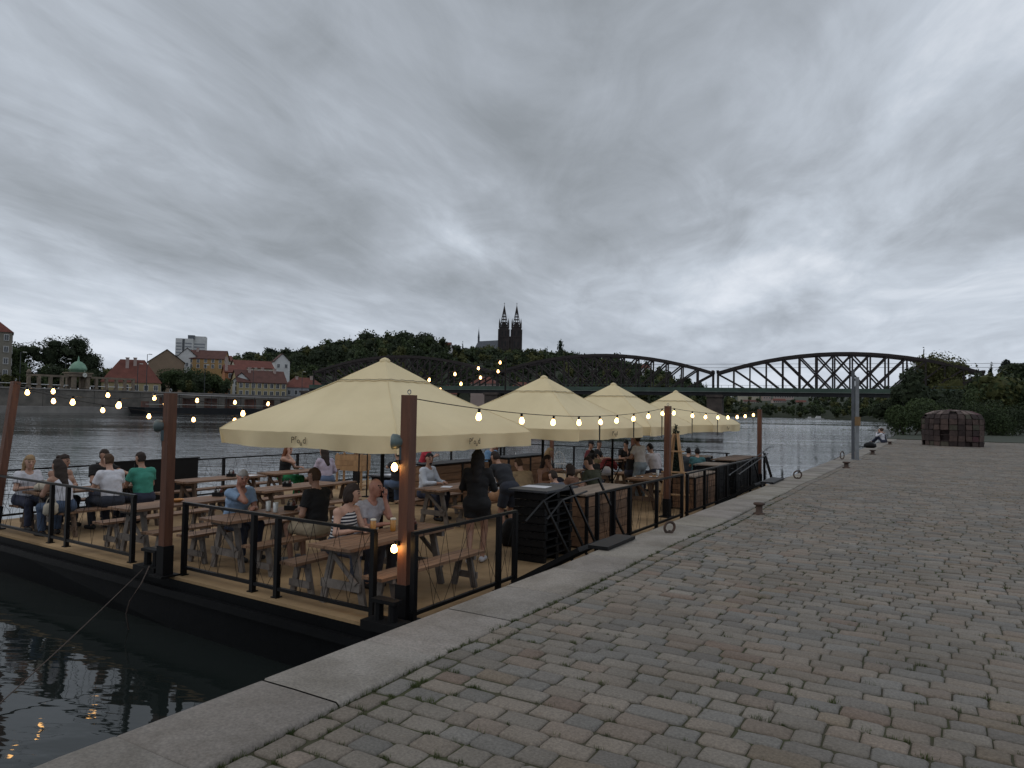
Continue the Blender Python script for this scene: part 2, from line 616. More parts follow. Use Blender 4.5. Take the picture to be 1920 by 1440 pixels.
# kerb of long granite blocks over the quay wall
mb = MB()
mb.span((KO - 0.0, -8, -3.2), (KI + 0.0, QEND, -0.30))
mb.span((KI, -8, -3.2), (42, QEND + 0.0, -0.25))
edge = tag(mb.build('quay_wall', m_wall), kind='structure')
joints = [2.18 - 0.92 * k for k in range(5, 0, -1)] + [2.18, 3.10, 4.03]
while joints[-1] < QEND - 1:
    joints.append(joints[-1] + random.uniform(0.88, 1.06))
for a, b in zip(joints, joints[1:]):
    gx = random.uniform(-0.006, 0.006)
    x0, x1 = KO - 0.03 + gx, KI - 0.004
    zt = random.uniform(-0.004, 0.004) + 0.008
    nx, ny = 5, 7
    bm_v, fs = [], []
    prof = [(x0 + 0.01, -0.30), (x0, -0.04), (x0 + 0.012, zt - 0.012), (x0 + 0.035, zt), (x0 + 0.3, zt + 0.002), (x1 - 0.02, zt), (x1, zt - 0.015), (x1, -0.30)]
    ys = [a + 0.003, a + 0.014, a + (b - a) * 0.35, a + (b - a) * 0.7, b - 0.014, b - 0.003]
    n = len(prof)
    for k, yy in enumerate(ys):
        for (xx, zz) in prof:
            dz = (-0.006 if k in (0, len(ys) - 1) and zz > -0.1 else 0) + random.uniform(-0.0015, 0.0015)
            bm_v.append((xx + random.uniform(-0.002, 0.002), yy, zz + dz))
    for k in range(len(ys) - 1):
        for i in range(n - 1):
            fs.append((k * n + i, k * n + i + 1, (k + 1) * n + i + 1, (k + 1) * n + i))
    for _c in range(random.choice((0, 1, 1, 2))):                  # chipped edge
        _k = random.randrange(1, len(ys) - 1) * n + random.choice((2, 3))
        _p = bm_v[_k]; bm_v[_k] = (_p[0] + 0.012, _p[1], _p[2] - random.uniform(0.006, 0.018))
    V_ = np.array(bm_v); c0 = np.array([(x0 + x1) / 2, (a + b) / 2, 0])
    tn = np.ones((len(V_), 4)); tn[:, :3] = np.array([1.0, random.uniform(0.975, 1.0), random.uniform(0.93, 1.0)]) * random.uniform(0.86, 1.08)
    o = np_mesh('kerb_stone', V_ - c0, np.array(fs)[:, ::-1], m_kerb, edge, tint=tn)
    o.location = c0

# grass and moss in the joints
m_grass = mat('joint_grass', (0.085, 0.105, 0.03), (0.035, 0.055, 0.014), scale=3, rough=0.8, world=True, trans=0.25)
cl = []
for _ in range(1150):
    yy = 1.0 + 15 * random.random() ** 1.7
    if random.random() < 0.34:
        xx = KI + random.choice((0.0, 0.0, 0.168)) + random.gauss(0, 0.006)
    else:
        i = int(np.argmin((R_[:, 0] - random.uniform(KI, max(0.6, 0.1 * yy + 0.8))) ** 2 + (R_[:, 1] - yy) ** 2))
        xx = R_[i, 0] + random.choice((-1, 1)) * R_[i, 2] / 2 * random.uniform(0.2, 1.04)
        yy = R_[i, 1] + random.choice((-1, 1)) * (R_[i, 3] / 2 + 0.010)
    cl.append((xx, yy, random.uniform(0.4, 1.0), random.choice((8, 14, 22, 34))))
# thicker patch of green round the near bollard
for _ in range(90):
    cl.append((random.uniform(-2.9, -2.1), random.uniform(11.6, 14.6), random.uniform(0.5, 1.1), 16))
gv = []
for xx, yy, s, nb_ in cl:
    for _ in range(nb_):
        bx, by = xx + random.gauss(0, 0.024 * s), yy + random.gauss(0, 0.013 * s)
        hh = random.uniform(0.012, 0.034) * s
        an = random.uniform(0, 6.28)
        lx, ly = math.cos(an) * hh * random.uniform(0.2, 0.9), math.sin(an) * hh * random.uniform(0.2, 0.9)
        wx, wy = -math.sin(an) * 0.0022, math.cos(an) * 0.0022
        z0 = float(und(bx, by)) - 0.014
        gv += [(bx - wx, by - wy, z0), (bx + wx, by + wy, z0), (bx + lx, by + ly, z0 + hh + 0.012)]
tag(np_mesh('joint_grass', np.array(gv), np.arange(len(gv)).reshape(-1, 3), m_grass), 'short green grass growing in the joints of the cobbles', 'grass', kind='stuff')

# ---- far banks and hills
m_bank = mat('bank_ground', (0.04, 0.048, 0.028), (0.024, 0.03, 0.018), scale=0.05, rough=0.95, world=True)
m_emb = mat('embankment_stone', (0.17, 0.155, 0.135), (0.085, 0.08, 0.072), scale=0.35, rough=0.9, world=True, bump=0.08)
m_emb2 = mat('lower_quay_stone', (0.26, 0.245, 0.225), (0.17, 0.16, 0.15), scale=0.3, rough=0.9, world=True)
mb = MB()
mb.span((-1500, -300, -3), (-213.0, 330, 4.6))
tag(mb.build('far_bank_ground', m_bank), kind='structure')
mb = MB()
mb.span((-213, -300, -3), (-203.5, 330, 0.25))
lowq = tag(mb.build('far_bank_lower_quay', m_emb2), kind='structure')
ew = thing('embankment_wall', 'long stone retaining wall of the far embankment behind the lower quay', 'wall', (-212.5, 100, 0.25))
for k in range(24):
    y0 = -120 + k * 14.0
    mb = MB()
    mb.span((-213.4, y0, 0.25), (-212.4, y0 + 13.9, 4.9))
    mb.build('wall_section', m_emb, ew, off=ew.location)
mb = MB()
mb.span((-213.6, -120, 4.9), (-212.1, 216, 5.25))
mb.build('coping', m_emb2, ew, off=ew.location)


def loft(name, lines, mt):
    n = len(lines[0])
    V_ = [tuple(p) for ln_ in lines for p in ln_]
    F_ = [(r * n + i, r * n + i + 1, (r + 1) * n + i + 1, (r + 1) * n + i) for r in range(len(lines) - 1) for i in range(n - 1)]
    mbx = MB(); mbx.add(V_, F_)
    return mbx.build(name, mt, smooth=True)


def gz(p, z):
    return Vector((p[0], p[1], z))


# wooded hill with the church: crest as (picture x, picture y of bare ground, depth)
crest = [(380, 700, 640), (450, 690, 620), (520, 682, 600), (575, 680, 580), (640, 662, 560), (700, 652, 560), (780, 650, 580), (850, 668, 640), (900, 672, 720), (980, 673, 740), (1060, 676, 690), (1150, 690, 620), (1230, 712, 560), (1290, 742, 520), (1330, 765, 500)]
foot = [(300, 0, 330), (400, 0, 330), (480, 0, 330), (560, 0, 330), (640, 0, 335), (710, 0, 340), (790, 0, 350), (850, 0, 360), (905, 0, 370), (980, 0, 380), (1060, 0, 395), (1150, 0, 410), (1230, 0, 425), (1290, 0, 440), (1335, 0, 460)]
cw = [P(a, b, c) for a, b, c in crest]
fw_ = [gz(P(a, 760, c), 0.0) for a, b, c in foot]
lines = [[gz(p, -3) for p in fw_]]
for t_ in (0.0, 0.2, 0.4, 0.6, 0.8, 1.0):
    e = 1.6 * t_ - 0.6 * t_ * t_ if t_ < 1 else 1.0
    lines.append([gz(f_.lerp(c_, t_), f_.z + (c_.z - f_.z) * e) for f_, c_ in zip(fw_, cw)])
lines.append([gz(EYE + (c_ - EYE) * 1.5, c_.z * 0.97) for c_ in cw])
lines.append([gz(EYE + (c_ - EYE) * 2.0, -3) for c_ in cw])
hill = tag(loft('church_hill', lines, m_bank), kind='structure')
HL = lines[1:7]


def hill_pt(s, t_):
    f_ = s * (len(HL[0]) - 1); i = min(int(f_), len(HL[0]) - 2); f_ -= i
    g_ = t_ * (len(HL) - 1); k = min(int(g_), len(HL) - 2); g_ -= k
    return HL[k][i].lerp(HL[k][i + 1], f_).lerp(HL[k + 1][i].lerp(HL[k + 1][i + 1], f_), g_)


# far slope seen under the bridge
far_c = [(1180, 752, 1500), (1300, 744, 1500), (1400, 742, 1450), (1500, 742, 1400), (1600, 738, 1300), (1700, 728, 1100), (1800, 722, 900), (1950, 715, 800), (2150, 712, 800)]
far_f = [(1180, 0, 780), (1300, 0, 740), (1400, 0, 700), (1500, 0, 640), (1600, 0, 520), (1690, 0, 330), (1760, 0, 280), (1900, 0, 260), (2150, 0, 260)]
fw2 = [gz(P(a, 760, c), -0.5) for a, b, c in far_f]
cw2 = [P(a, b, c) for a, b, c in far_c]
l2 = [[gz(p, -3) for p in fw2], fw2, [a.lerp(b, 0.5) + Vector((0, 0, 3)) for a, b in zip(fw2, cw2)], cw2, [gz(EYE + (c_ - EYE) * 1.8, -3) for c_ in cw2]]
tag(loft('far_hillside', l2, m_bank), kind='structure')
FL = l2[1:4]
# low green bank past the end of the quay
mb = MB()
mb.span((-3.6, QEND + 0.02, -3), (400, 340, 0.02))
tag(mb.build('right_bank_ground', m_bank), kind='structure')

# ================================================================== TREES
def fol(name, c1, c2):
    return mat(name, c1, c2, scale=0.35, rough=0.75, world=True, trans=0.18, spec=0.2)


F_DARK = fol('foliage_dark', (0.042, 0.056, 0.028), (0.022, 0.032, 0.017))
F_MID = fol('foliage_mid', (0.066, 0.088, 0.036), (0.03, 0.045, 0.02))
F_OLIVE = fol('foliage_olive', (0.105, 0.105, 0.038), (0.05, 0.058, 0.021))
F_NEAR = fol('foliage_near', (0.065, 0.09, 0.036), (0.03, 0.046, 0.018))
F_CON = fol('foliage_conifer', (0.026, 0.04, 0.026), (0.014, 0.022, 0.016))
m_trunk = mat('bark', (0.07, 0.055, 0.04), (0.03, 0.025, 0.02), scale=3, rough=0.95, stretch=(1, 1, 0.2))


def ico(r):
    import bmesh
    bm = bmesh.new(); bmesh.ops.create_icosphere(bm, subdivisions=1, radius=r)
    v = np.array([q.co[:] for q in bm.verts]); f = np.array([[k.index for k in q.verts] for q in bm.faces]); bm.free()
    return v, f


ICV, ICF = ico(1.0)


def leaf_cards(n, cen, rad, size, r_):
    """n four-cornered leaf clumps spread through the ellipsoids cen / rad, thicker towards the skin"""
    cen, rad = np.asarray(cen, float), np.asarray(rad, float)
    vol = rad.prod(1); pk = r_.choice(len(cen), n, p=vol / vol.sum())
    d = r_.normal(size=(n, 3)); d /= np.linalg.norm(d, axis=1)[:, None]
    rr = 1.08 - 0.5 * r_.random(n) ** 2.0
    p = cen[pk] + d * rad[pk] * rr[:, None]
    nn = d + r_.normal(0, 0.7, (n, 3)); nn /= np.linalg.norm(nn, axis=1)[:, None]
    a = np.cross(nn, r_.normal(size=(n, 3))); a /= np.linalg.norm(a, axis=1)[:, None]
    b = np.cross(nn, a)
    s = size * r_.uniform(0.55, 1.3, (n, 1))
    e = r_.uniform(0.45, 1.0, (n, 1))
    q = np.stack([p - a * s * 0.5, p + b * s * e * 0.5 + a * s * 0.1, p + a * s * 0.6, p - b * s * e * 0.5 - a * s * 0.05], 1)
    return q.reshape(-1, 3), np.arange(4 * n).reshape(n, 4)


def lobes(h, wdt, n, r_, kind='round'):
    cen, rad = [], []
    if kind == 'round':
        for i in range(n):
            a = r_.uniform(0, 6.28); q = r_.uniform(0.1, 0.62); z = h * r_.uniform(0.42, 0.84)
            sh = math.sqrt(max(0.1, 1 - ((z / h - 0.58) / 0.46) ** 2))
            cen.append((math.cos(a) * q * wdt / 2 * sh, math.sin(a) * q * wdt / 2 * sh, z))
            s = wdt * r_.uniform(0.17, 0.29)
            rad.append((s, s * r_.uniform(0.8, 1.1), s * r_.uniform(0.62, 0.9)))
        cen.append((0, 0, h * 0.6)); rad.append((wdt * 0.3, wdt * 0.3, h * 0.3))
    elif kind == 'column':
        for i in range(n):
            z = h * (0.12 + 0.82 * i / max(1, n - 1))
            s = wdt / 2 * (0.55 + 0.45 * math.sin(math.pi * min(1, 0.2 + 0.75 * i / n))) * r_.uniform(0.8, 1.1)
            cen.append((r_.normal(0, wdt * 0.07), r_.normal(0, wdt * 0.07), z)); rad.append((s, s, h / n * 0.95))
    else:   # conifer
        for i in range(n):
            f_ = i / (n - 1)
            z = h * (0.14 + 0.82 * f_); s = wdt / 2 * (1.03 - f_) * r_.uniform(0.85, 1.1) + 0.15
            cen.append((r_.normal(0, wdt * 0.03), r_.normal(0, wdt * 0.03), z)); rad.append((s, s, h / n * 0.8))
    return cen, rad


def tree(name, label, pos, h, wdt, m_, nleaf=900, size=0.9, n=9, kind='round', seed=0, group=None, core=0.6, limbs=True):
    r_ = np.random.default_rng(1000 + seed)
    cen, rad = lobes(h, wdt, n, r_, kind)
    t = thing(name, label, 'tree', pos, 0, group)
    V_, F_ = leaf_cards(nleaf, cen, rad, size, r_)
    cv_, cf_ = [], []
    for k, (c, q) in enumerate(zip(cen, rad)):
        cv_.append(np.array(c) + ICV * np.array(q) * core * r_.uniform(0.78, 1.12, (len(ICV), 1)))
        cf_.append(ICF + len(ICV) * k)
    cv_, cf_ = np.concatenate(cv_), np.concatenate(cf_)
    cf4 = np.concatenate([cf_, cf_[:, 2:3]], 1)
    me_v = np.concatenate([V_, cv_]); nv = len(V_)
    me = bpy.data.meshes.new('crown')
    me.from_pydata([tuple(p) for p in me_v], [], [tuple(q) for q in F_] + [tuple(q + nv) for q in cf_])
    me.materials.append(m_)
    o = bpy.data.objects.new('crown', me); C.objects.link(o); o.parent = t
    mbx = MB()
    mbx.cyl((0, 0, -0.5), (0, 0, h * 0.45), h * 0.028, h * 0.018, 7).cyl((0, 0, h * 0.45), (0, 0, h * 0.85), h * 0.018, h * 0.005, 6)
    if limbs and kind == 'round':
        for c in cen[:6]:
            mbx.cyl((0, 0, h * 0.3), c, h * 0.012, h * 0.004, 5)
    mbx.build('trunk', m_trunk, t)
    return t


def wood(name, label, pts, m_, hr, leaf, per, seed, wr=0.8):
    """a far-off wood that reads as one mass: crowns with leaf clumps at every point"""
    r_ = np.random.default_rng(seed)
    Vs, Fs, nv = [], [], 0
    mi = []
    for p in pts:
        h = r_.uniform(*hr); wdt = h * r_.uniform(wr * 0.75, wr * 1.25)
        kind = 'round' if r_.random() < 0.86 else ('conifer' if r_.random() < 0.6 else 'column')
        if kind != 'round':
            wdt *= 0.45
        cen, rad = lobes(h, wdt, 5, r_, kind)
        V_, F_ = leaf_cards(per, cen, rad, leaf, r_)
        p_ = np.array(p)
        Vs.append(V_ + p_); Fs.append(F_ + nv); nv += len(V_)
        k0 = r_.choice(len(m_), p=[0.5, 0.32, 0.18][:len(m_)])
        if kind == 'conifer':
            k0 = 0
        mi += [k0] * len(F_)
        for c, q in zip(cen, rad):
            cvx = np.array(c) + ICV * np.array(q) * 0.66 * r_.uniform(0.8, 1.1, (len(ICV), 1))
            Vs.append(cvx + p_); Fs.append(np.concatenate([ICF, ICF[:, :1] * 0 + ICF[:, 2:3]], 1) + nv); nv += len(cvx)
            mi += [k0] * len(ICF)
    V_, F_ = np.concatenate(Vs), np.concatenate(Fs)
    me = bpy.data.meshes.new(name)
    me.from_pydata(V_.tolist(), [], [tuple(dict.fromkeys(q)) for q in F_.tolist()])
    for q in m_:
        me.materials.append(q)
    me.polygons.foreach_set('material_index', mi)
    o = bpy.data.objects.new(name, me); C.objects.link(o)
    return tag(o, label, 'wood', kind='stuff')


# wooded hill: crowns all over the slope, keeping the church terrace a little lower
r0 = np.random.default_rng(3)
pts = []
for _ in range(1250):
    s, t_ = r0.random(), 0.03 + 0.98 * r0.random() ** 0.9
    p = hill_pt(s, min(t_, 1.0)) + Vector((r0.normal(0, 6), r0.normal(0, 6), -1.5))
    pts.append(p)
wood('hill_wood', 'dense dark wood covering the hill below the twin spired church', pts, [F_DARK, F_MID, F_OLIVE], (8, 13.5), 1.7, 100, 11)


def crest_tree(label, px, py_top, py_base, d, wpx, m_, kind='round', seed=0, n=9, nleaf=700, size=1.5, name='hill_tree', core=0.72):
    b = P(px, py_base, d)
    h = (py_base - py_top) * d / 1353.0
    return tree(name, label, b, h, wpx * d / 1353.0, m_, nleaf, size, n, kind, seed, core=core)


crest_tree('airy rounded tree standing alone on the hill crest behind red roofed house', 608, 632, 690, 560, 48, F_DARK, seed=1, core=0.5)
crest_tree('small dark rounded tree on crest just right of the airy lone tree', 636, 640, 690, 560, 36, F_DARK, seed=2)
crest_tree('big spreading tree at the left end of the tall crest clump', 690, 622, 675, 550, 66, F_DARK, seed=3, nleaf=1100)
crest_tree('tallest broad tree in the middle of the crest clump', 742, 616, 672, 550, 62, F_DARK, seed=4, nleaf=1100)
crest_tree('big dark tree at the right end of the crest clump beside red gabled house', 792, 617, 678, 560, 56, F_DARK, seed=5, nleaf=1100)
crest_tree('small pointed spruce on crest left of the church nave', 867, 640, 682, 640, 14, F_CON, 'conifer', seed=6, n=8, size=1.2, nleaf=350)
crest_tree('broad dark pine crown right below the church towers', 1000, 656, 700, 700, 46, F_DARK, seed=7)
crest_tree('tall paired poplar standing above the wood right of the church', 1051, 638, 690, 690, 15, F_CON, 'column', seed=8, n=9, size=1.3, nleaf=420)
crest_tree('small spire shaped conifer between church and paired poplar', 1026, 650, 690, 690, 9, F_CON, 'conifer', seed=9, n=8, size=1.0, nleaf=250)
crest_tree('dark tree on crest in front of the church nave', 912, 648, 690, 700, 44, F_OLIVE, seed=10)
crest_tree('dark bushy pine on far left crest above pale hillside houses', 507, 650, 695, 600, 46, F_CON, seed=12)
crest_tree('flat topped pine on far left crest beside orange building', 466, 657, 695, 620, 30, F_CON, seed=13)
crest_tree('small conifer on falling crest near the right end of hill', 1115, 662, 705, 640, 10, F_CON, 'conifer', seed=14, n=7, size=1.0, nleaf=250)

# trees on the far embankment at the left
for k, (px, top, bs, d, wp, lab) in enumerate([
        (30, 634, 730, 246, 78, 'dark leafy tree at the left edge behind the embankment wall'),
        (92, 622, 730, 250, 96, 'tallest dark tree behind the green domed clock pavilion'),
        (140, 622, 732, 256, 76, 'dark round tree right of the tallest embankment tree'),
        (172, 652, 733, 262, 60, 'lower dark tree next to the big red hipped roof'),
        (278, 688, 734, 268, 46, 'small green tree at right edge of big red hipped roof'),
        (320, 684, 734, 285, 56, 'round green tree in front of the pale gabled houses'),
        (362, 684, 734, 285, 60, 'middle green tree below the hotel tower'),
        (400, 690, 734, 285, 48, 'green tree beside the narrow orange building')]):
    tree('embankment_tree', lab, gz(P(px, bs, d), 4.4), (bs - top + 3) * d / 1353, wp * d / 1353, (F_MID, F_DARK, F_DARK, F_DARK, F_NEAR, F_NEAR, F_MID, F_NEAR)[k], 2600, 0.62, 12, 'round', 30 + k, 'trees along the far embankment')

# right bank behind the quay
for k, (px, top, d, wp, m_, kind, lab) in enumerate([
        (1770, 668, 205, 150, F_OLIVE, 'round', 'big rounded olive green tree rising behind the right end of bridge'),
        (1731, 656, 240, 22, F_CON, 'conifer', 'dark pointed tree against the sky at right end of bridge'),
        (1700, 712, 140, 70, F_DARK, 'round', 'low dark tree at waterside under the bridge girder'),
        (1905, 676, 130, 90, F_DARK, 'round', 'tall dark tree at the right edge of the picture'),
        (1858, 684, 190, 26, F_CON, 'conifer', 'thin dark spruce between olive tree and the right edge'),
        (1885, 680, 230, 24, F_CON, 'column', 'narrow dark poplar near the right edge'),
        (1925, 735, 92, 150, F_NEAR, 'round', 'dense green tree behind sculpture at the right edge'),
        (1850, 742, 96, 110, F_NEAR, 'round', 'green bushy tree right behind the rusty dome sculpture'),
        (1775, 752, 100, 90, F_DARK, 'round', 'dark bushy tree just left behind the rusty dome sculpture'),
        (1725, 748, 84, 74, F_NEAR, 'round', 'leafy green tree at the waterside end of quay'),
        (1668, 752, 240, 60, F_DARK, 'round', 'small dark tree on the shore left of quay end'),
        (1820, 735, 150, 110, F_MID, 'round', 'green tree below the bridge girder at right')]):
    hb = 767.4 + 0.018 * (px - 960) + 1.7 / d * 1353
    tree('bank_tree', lab, gz(P(px, hb, d), 0.0), (hb - top) * d / 1353, wp * d / 1353, m_, 6500 if d < 160 else 8000, 0.26 if d < 110 else 0.62, (14 if d < 160 else 24) if kind == 'round' else 9, kind, 60 + k, 'trees along the right bank', core=0.6 if d < 160 else 0.8)


def bush(label, px, d, wm, hm, m_, seed):
    r_ = np.random.default_rng(seed)
    base_ = gz(P(px, 800, d), 0.0)
    t = thing('bush', label, 'bush', base_, 0, 'bushes past the end of the quay')
    cen = [(r_.uniform(-wm / 2, wm / 2) * 0.7, r_.uniform(-1, 1), hm * r_.uniform(0.25, 0.6)) for _ in range(7)]
    rad = [(wm * 0.22, wm * 0.2, hm * r_.uniform(0.3, 0.42)) for _ in cen]
    V_, F_ = leaf_cards(3600, cen, rad, 0.17, r_)
    np_mesh('foliage', V_, F_, m_, t)
    mbx = MB()
    for c in cen:
        mbx.cyl((c[0] * 0.3, c[1] * 0.3, -0.2), c, 0.05, 0.02, 5)
    mbx.build('stem', m_trunk, t)
    return t


bush('low rounded bush at the corner where quay meets water', 1703, 66, 4.0, 2.9, F_NEAR, 201)
bush('green bush directly left of the rusty dome sculpture', 1738, 68, 4.2, 3.6, F_MID, 202)
bush('dark bush directly right of the rusty dome sculpture', 1848, 70, 5.0, 3.4, F_MID, 203)
bush('dark green bush at right edge past the cobbles', 1900, 72, 5.5, 3.6, F_DARK, 204)
bush('dark bush behind the rusty dome sculpture', 1795, 74, 5.5, 3.8, F_DARK, 205)
# continuous dark growth behind
pts = [gz(P(px, 800, d), 0) for px, d in zip(r0.uniform(1690, 2050, 90), r0.uniform(90, 300, 90))]
wood('right_bank_wood', 'mass of dark trees along right bank behind the quay end', pts, [F_DARK, F_MID, F_OLIVE], (5, 9), 0.6, 420, 21)
pts = []
for _ in range(1100):
    f_ = r0.random() * (len(FL[0]) - 1); i = min(int(f_), len(FL[0]) - 2); f_ -= i
    t_ = r0.random() ** 1.5 * 1.9; k = min(int(t_), 1); t_ -= k
    if 2.1 < i + f_ < 3.2 and k + t_ > 0.3 and r0.random() < 0.85:
        continue                      # open ground between the houses
    pts.append(FL[k][i].lerp(FL[k][i + 1], f_).lerp(FL[k + 1][i].lerp(FL[k + 1][i + 1], f_), t_) + Vector((0, 0, -1)))
pts2 = [gz(P(px, 735, d), 4.4) for px, d in zip(r0.uniform(-60, 205, 70), r0.uniform(222, 265, 70))]
wood('far_bank_wood', 'dark shrubs and low trees behind the arcade on far embankment', pts2, [F_DARK, F_MID, F_OLIVE], (5, 10), 0.9, 220, 23)
pts2 = [gz(P(px, 735, d), 4.4) for px, d in zip(r0.uniform(255, 425, 36), r0.uniform(262, 300, 36))]
wood('far_town_wood', 'green shrubs between the houses of the far town', pts2, [F_DARK, F_MID, F_OLIVE], (4, 8), 0.9, 200, 24)
wood('far_hillside_wood', 'dark trees on far slope and shore seen under the bridge', pts, [F_DARK, F_MID, F_OLIVE], (5, 11), 1.7, 70, 22)

# ================================================================== BRIDGE
m_steel = mat('bridge_steel', (0.030, 0.021, 0.020), (0.018, 0.014, 0.014), scale=0.6, rough=0.7, world=True)
m_green = mat('bridge_green_girder', (0.06, 0.095, 0.072), (0.035, 0.058, 0.045), scale=0.4, rough=0.6, world=True)
m_under = mat('bridge_underside', (0.022, 0.022, 0.024), (0.012, 0.012, 0.014), scale=0.4, rough=0.8, world=True)
m_pier = mat('bridge_pier_stone', (0.095, 0.075, 0.065), (0.045, 0.038, 0.034), scale=0.5, rough=0.95, world=True)
bA, bC = Vector((-128.3, 202.9, 0)), Vector((9.9, 233.1, 0))
bs = (bC - bA) / 2
bdir = bs.normalized(); bn = Vector((-bdir.y, bdir.x, 0))
br = thing('railway_bridge', 'dark steel railway bridge with curved truss spans over the river', 'bridge', (bA + bs))
Ob = br.location


def bp_(s, off, z):
    return bA + bs * s + bn * off + Vector((0, 0, z))


def topz(t_):
    return 13.7 + 5.7 * (1 - (2 * t_ - 1) ** 2)


NP = 15
for k, s0 in enumerate((-1.0, 0.0, 1.0)):
    for pl, off in enumerate((0.0, 5.6)):
        a_, b_ = s0 + 0.010, s0 + 0.990
        ss = [a_ + (b_ - a_) * i / NP for i in range(NP + 1)]
        tz = [topz(i / NP) for i in range(NP + 1)]
        mb = MB()
        for i in range(NP):
            mb.beam(bp_(ss[i], off, tz[i]), bp_(ss[i + 1], off, tz[i + 1]), 0.8, 0.85)
        tr = mb.build('truss', m_steel, br, off=Ob)
        mb = MB(); mb.beam(bp_(a_, off, 8.2), bp_(b_, off, 8.2), 0.6, 0.7)
        mb.build('bottom_chord', m_steel, tr, off=Ob)
        for i in range(NP + 1):
            mb = MB(); mb.beam(bp_(ss[i], off, 8.2), bp_(ss[i], off, tz[i]), 0.42, 0.42, up=bn)
            mb.build('vertical', m_steel, tr, off=Ob)
        for i in range(NP + 1):
            t_ = i / NP
            tgt = []
            if i <= NP // 2 + 1 and i + 2 <= NP:
                tgt.append(i + 2)
            if i >= NP // 2 and i - 2 >= 0:
                tgt.append(i - 2)
            for q in tgt:
                mb = MB(); mb.beam(bp_(ss[i], off, tz[i] - 0.2), bp_(ss[q], off, 8.3), 0.42, 0.46, up=bn)
                mb.build('diagonal', m_steel, tr, off=Ob)
    mb = MB()
    for i in range(1, NP):
        mb.beam(bp_(s0 + 0.010 + 0.980 * i / NP, 0.1, topz(i / NP) + 0.05), bp_(s0 + 0.010 + 0.980 * i / NP, 5.5, topz(i / NP) + 0.05), 0.24, 0.24)
        if i < NP - 1 and i % 2:
            mb.beam(bp_(s0 + 0.010 + 0.980 * i / NP, 0.1, topz(i / NP)), bp_(s0 + 0.010 + 0.980 * (i + 1) / NP, 5.5, topz((i + 1) / NP)), 0.16, 0.16)
    mb.build('top_bracing', m_steel, br, off=Ob)
    for s1 in (s0 + 0.010, s0 + 0.990):
        mb = MB(); mb.beam(bp_(s1, -0.4, 14.1), bp_(s1, 6.0, 14.1), 0.7, 0.9); mb.beam(bp_(s1, 0, 11.6), bp_(s1, 5.6, 11.6), 0.3, 0.4)
        mb.build('portal', m_steel, br, off=Ob)
mb = MB()
mb.beam(bp_(-1.0, 2.8, 7.5), bp_(2.5, 2.8, 7.5), 7.4, 1.0)
mb.build('deck', m_under, br, off=Ob)
mb = MB()
mb.beam(bp_(-1.0, -1.6, 8.7), bp_(2.6, -1.6, 8.7), 0.16, 1.15)
mb.build('parapet', m_green, br, off=Ob)
mb = MB()
mb.beam(bp_(-1.0, -1.75, 8.02), bp_(2.6, -1.75, 8.02), 0.42, 0.16)
mb.build('flange', mat('bridge_flange', (0.16, 0.185, 0.165), (0.1, 0.12, 0.108), scale=0.4, rough=0.6, world=True), br, off=Ob)
mb = MB()
mb.beam(bp_(-1.0, -1.5, 7.4), bp_(2.6, -1.5, 7.4), 0.2, 1.1)
mb.build('girder', m_under, br, off=Ob)
mb = MB()
for i in range(120):
    s1 = -0.9 + 3.4 * i / 120
    mb.beam(bp_(s1, -1.6, 9.2), bp_(s1, -1.6, 10.0), 0.07, 0.07)
mb.beam(bp_(-1, -1.6, 10.0), bp_(2.6, -1.6, 10.0), 0.08, 0.08)
mb.build('handrail', m_green, br, off=Ob)
for s1 in (-1.0, 0.0, 1.0, 2.0):
    mb = MB()
    q = bp_(s1, 2.4, 0)
    rz_ = Matrix.Rotation(math.atan2(bdir.y, bdir.x), 3, 'Z')
    mb.box((q.x, q.y, 2.3), (4.4, 12, 9.6), rz_).box((q.x, q.y, -1.9), (5.6, 14, 2.4), rz_).box((q.x, q.y, 6.7), (5.0, 12.8, 0.7), rz_)
    mb.build('pier', m_pier, br, off=Ob)
mb = MB()
for z in (15.5, 16.6):
    mb.tube([bp_(-1 + 3.5 * i / 24, 2.8, z) for i in range(25)], 0.05, 4)
mb.build('overhead_wire', m_under, br, off=Ob)

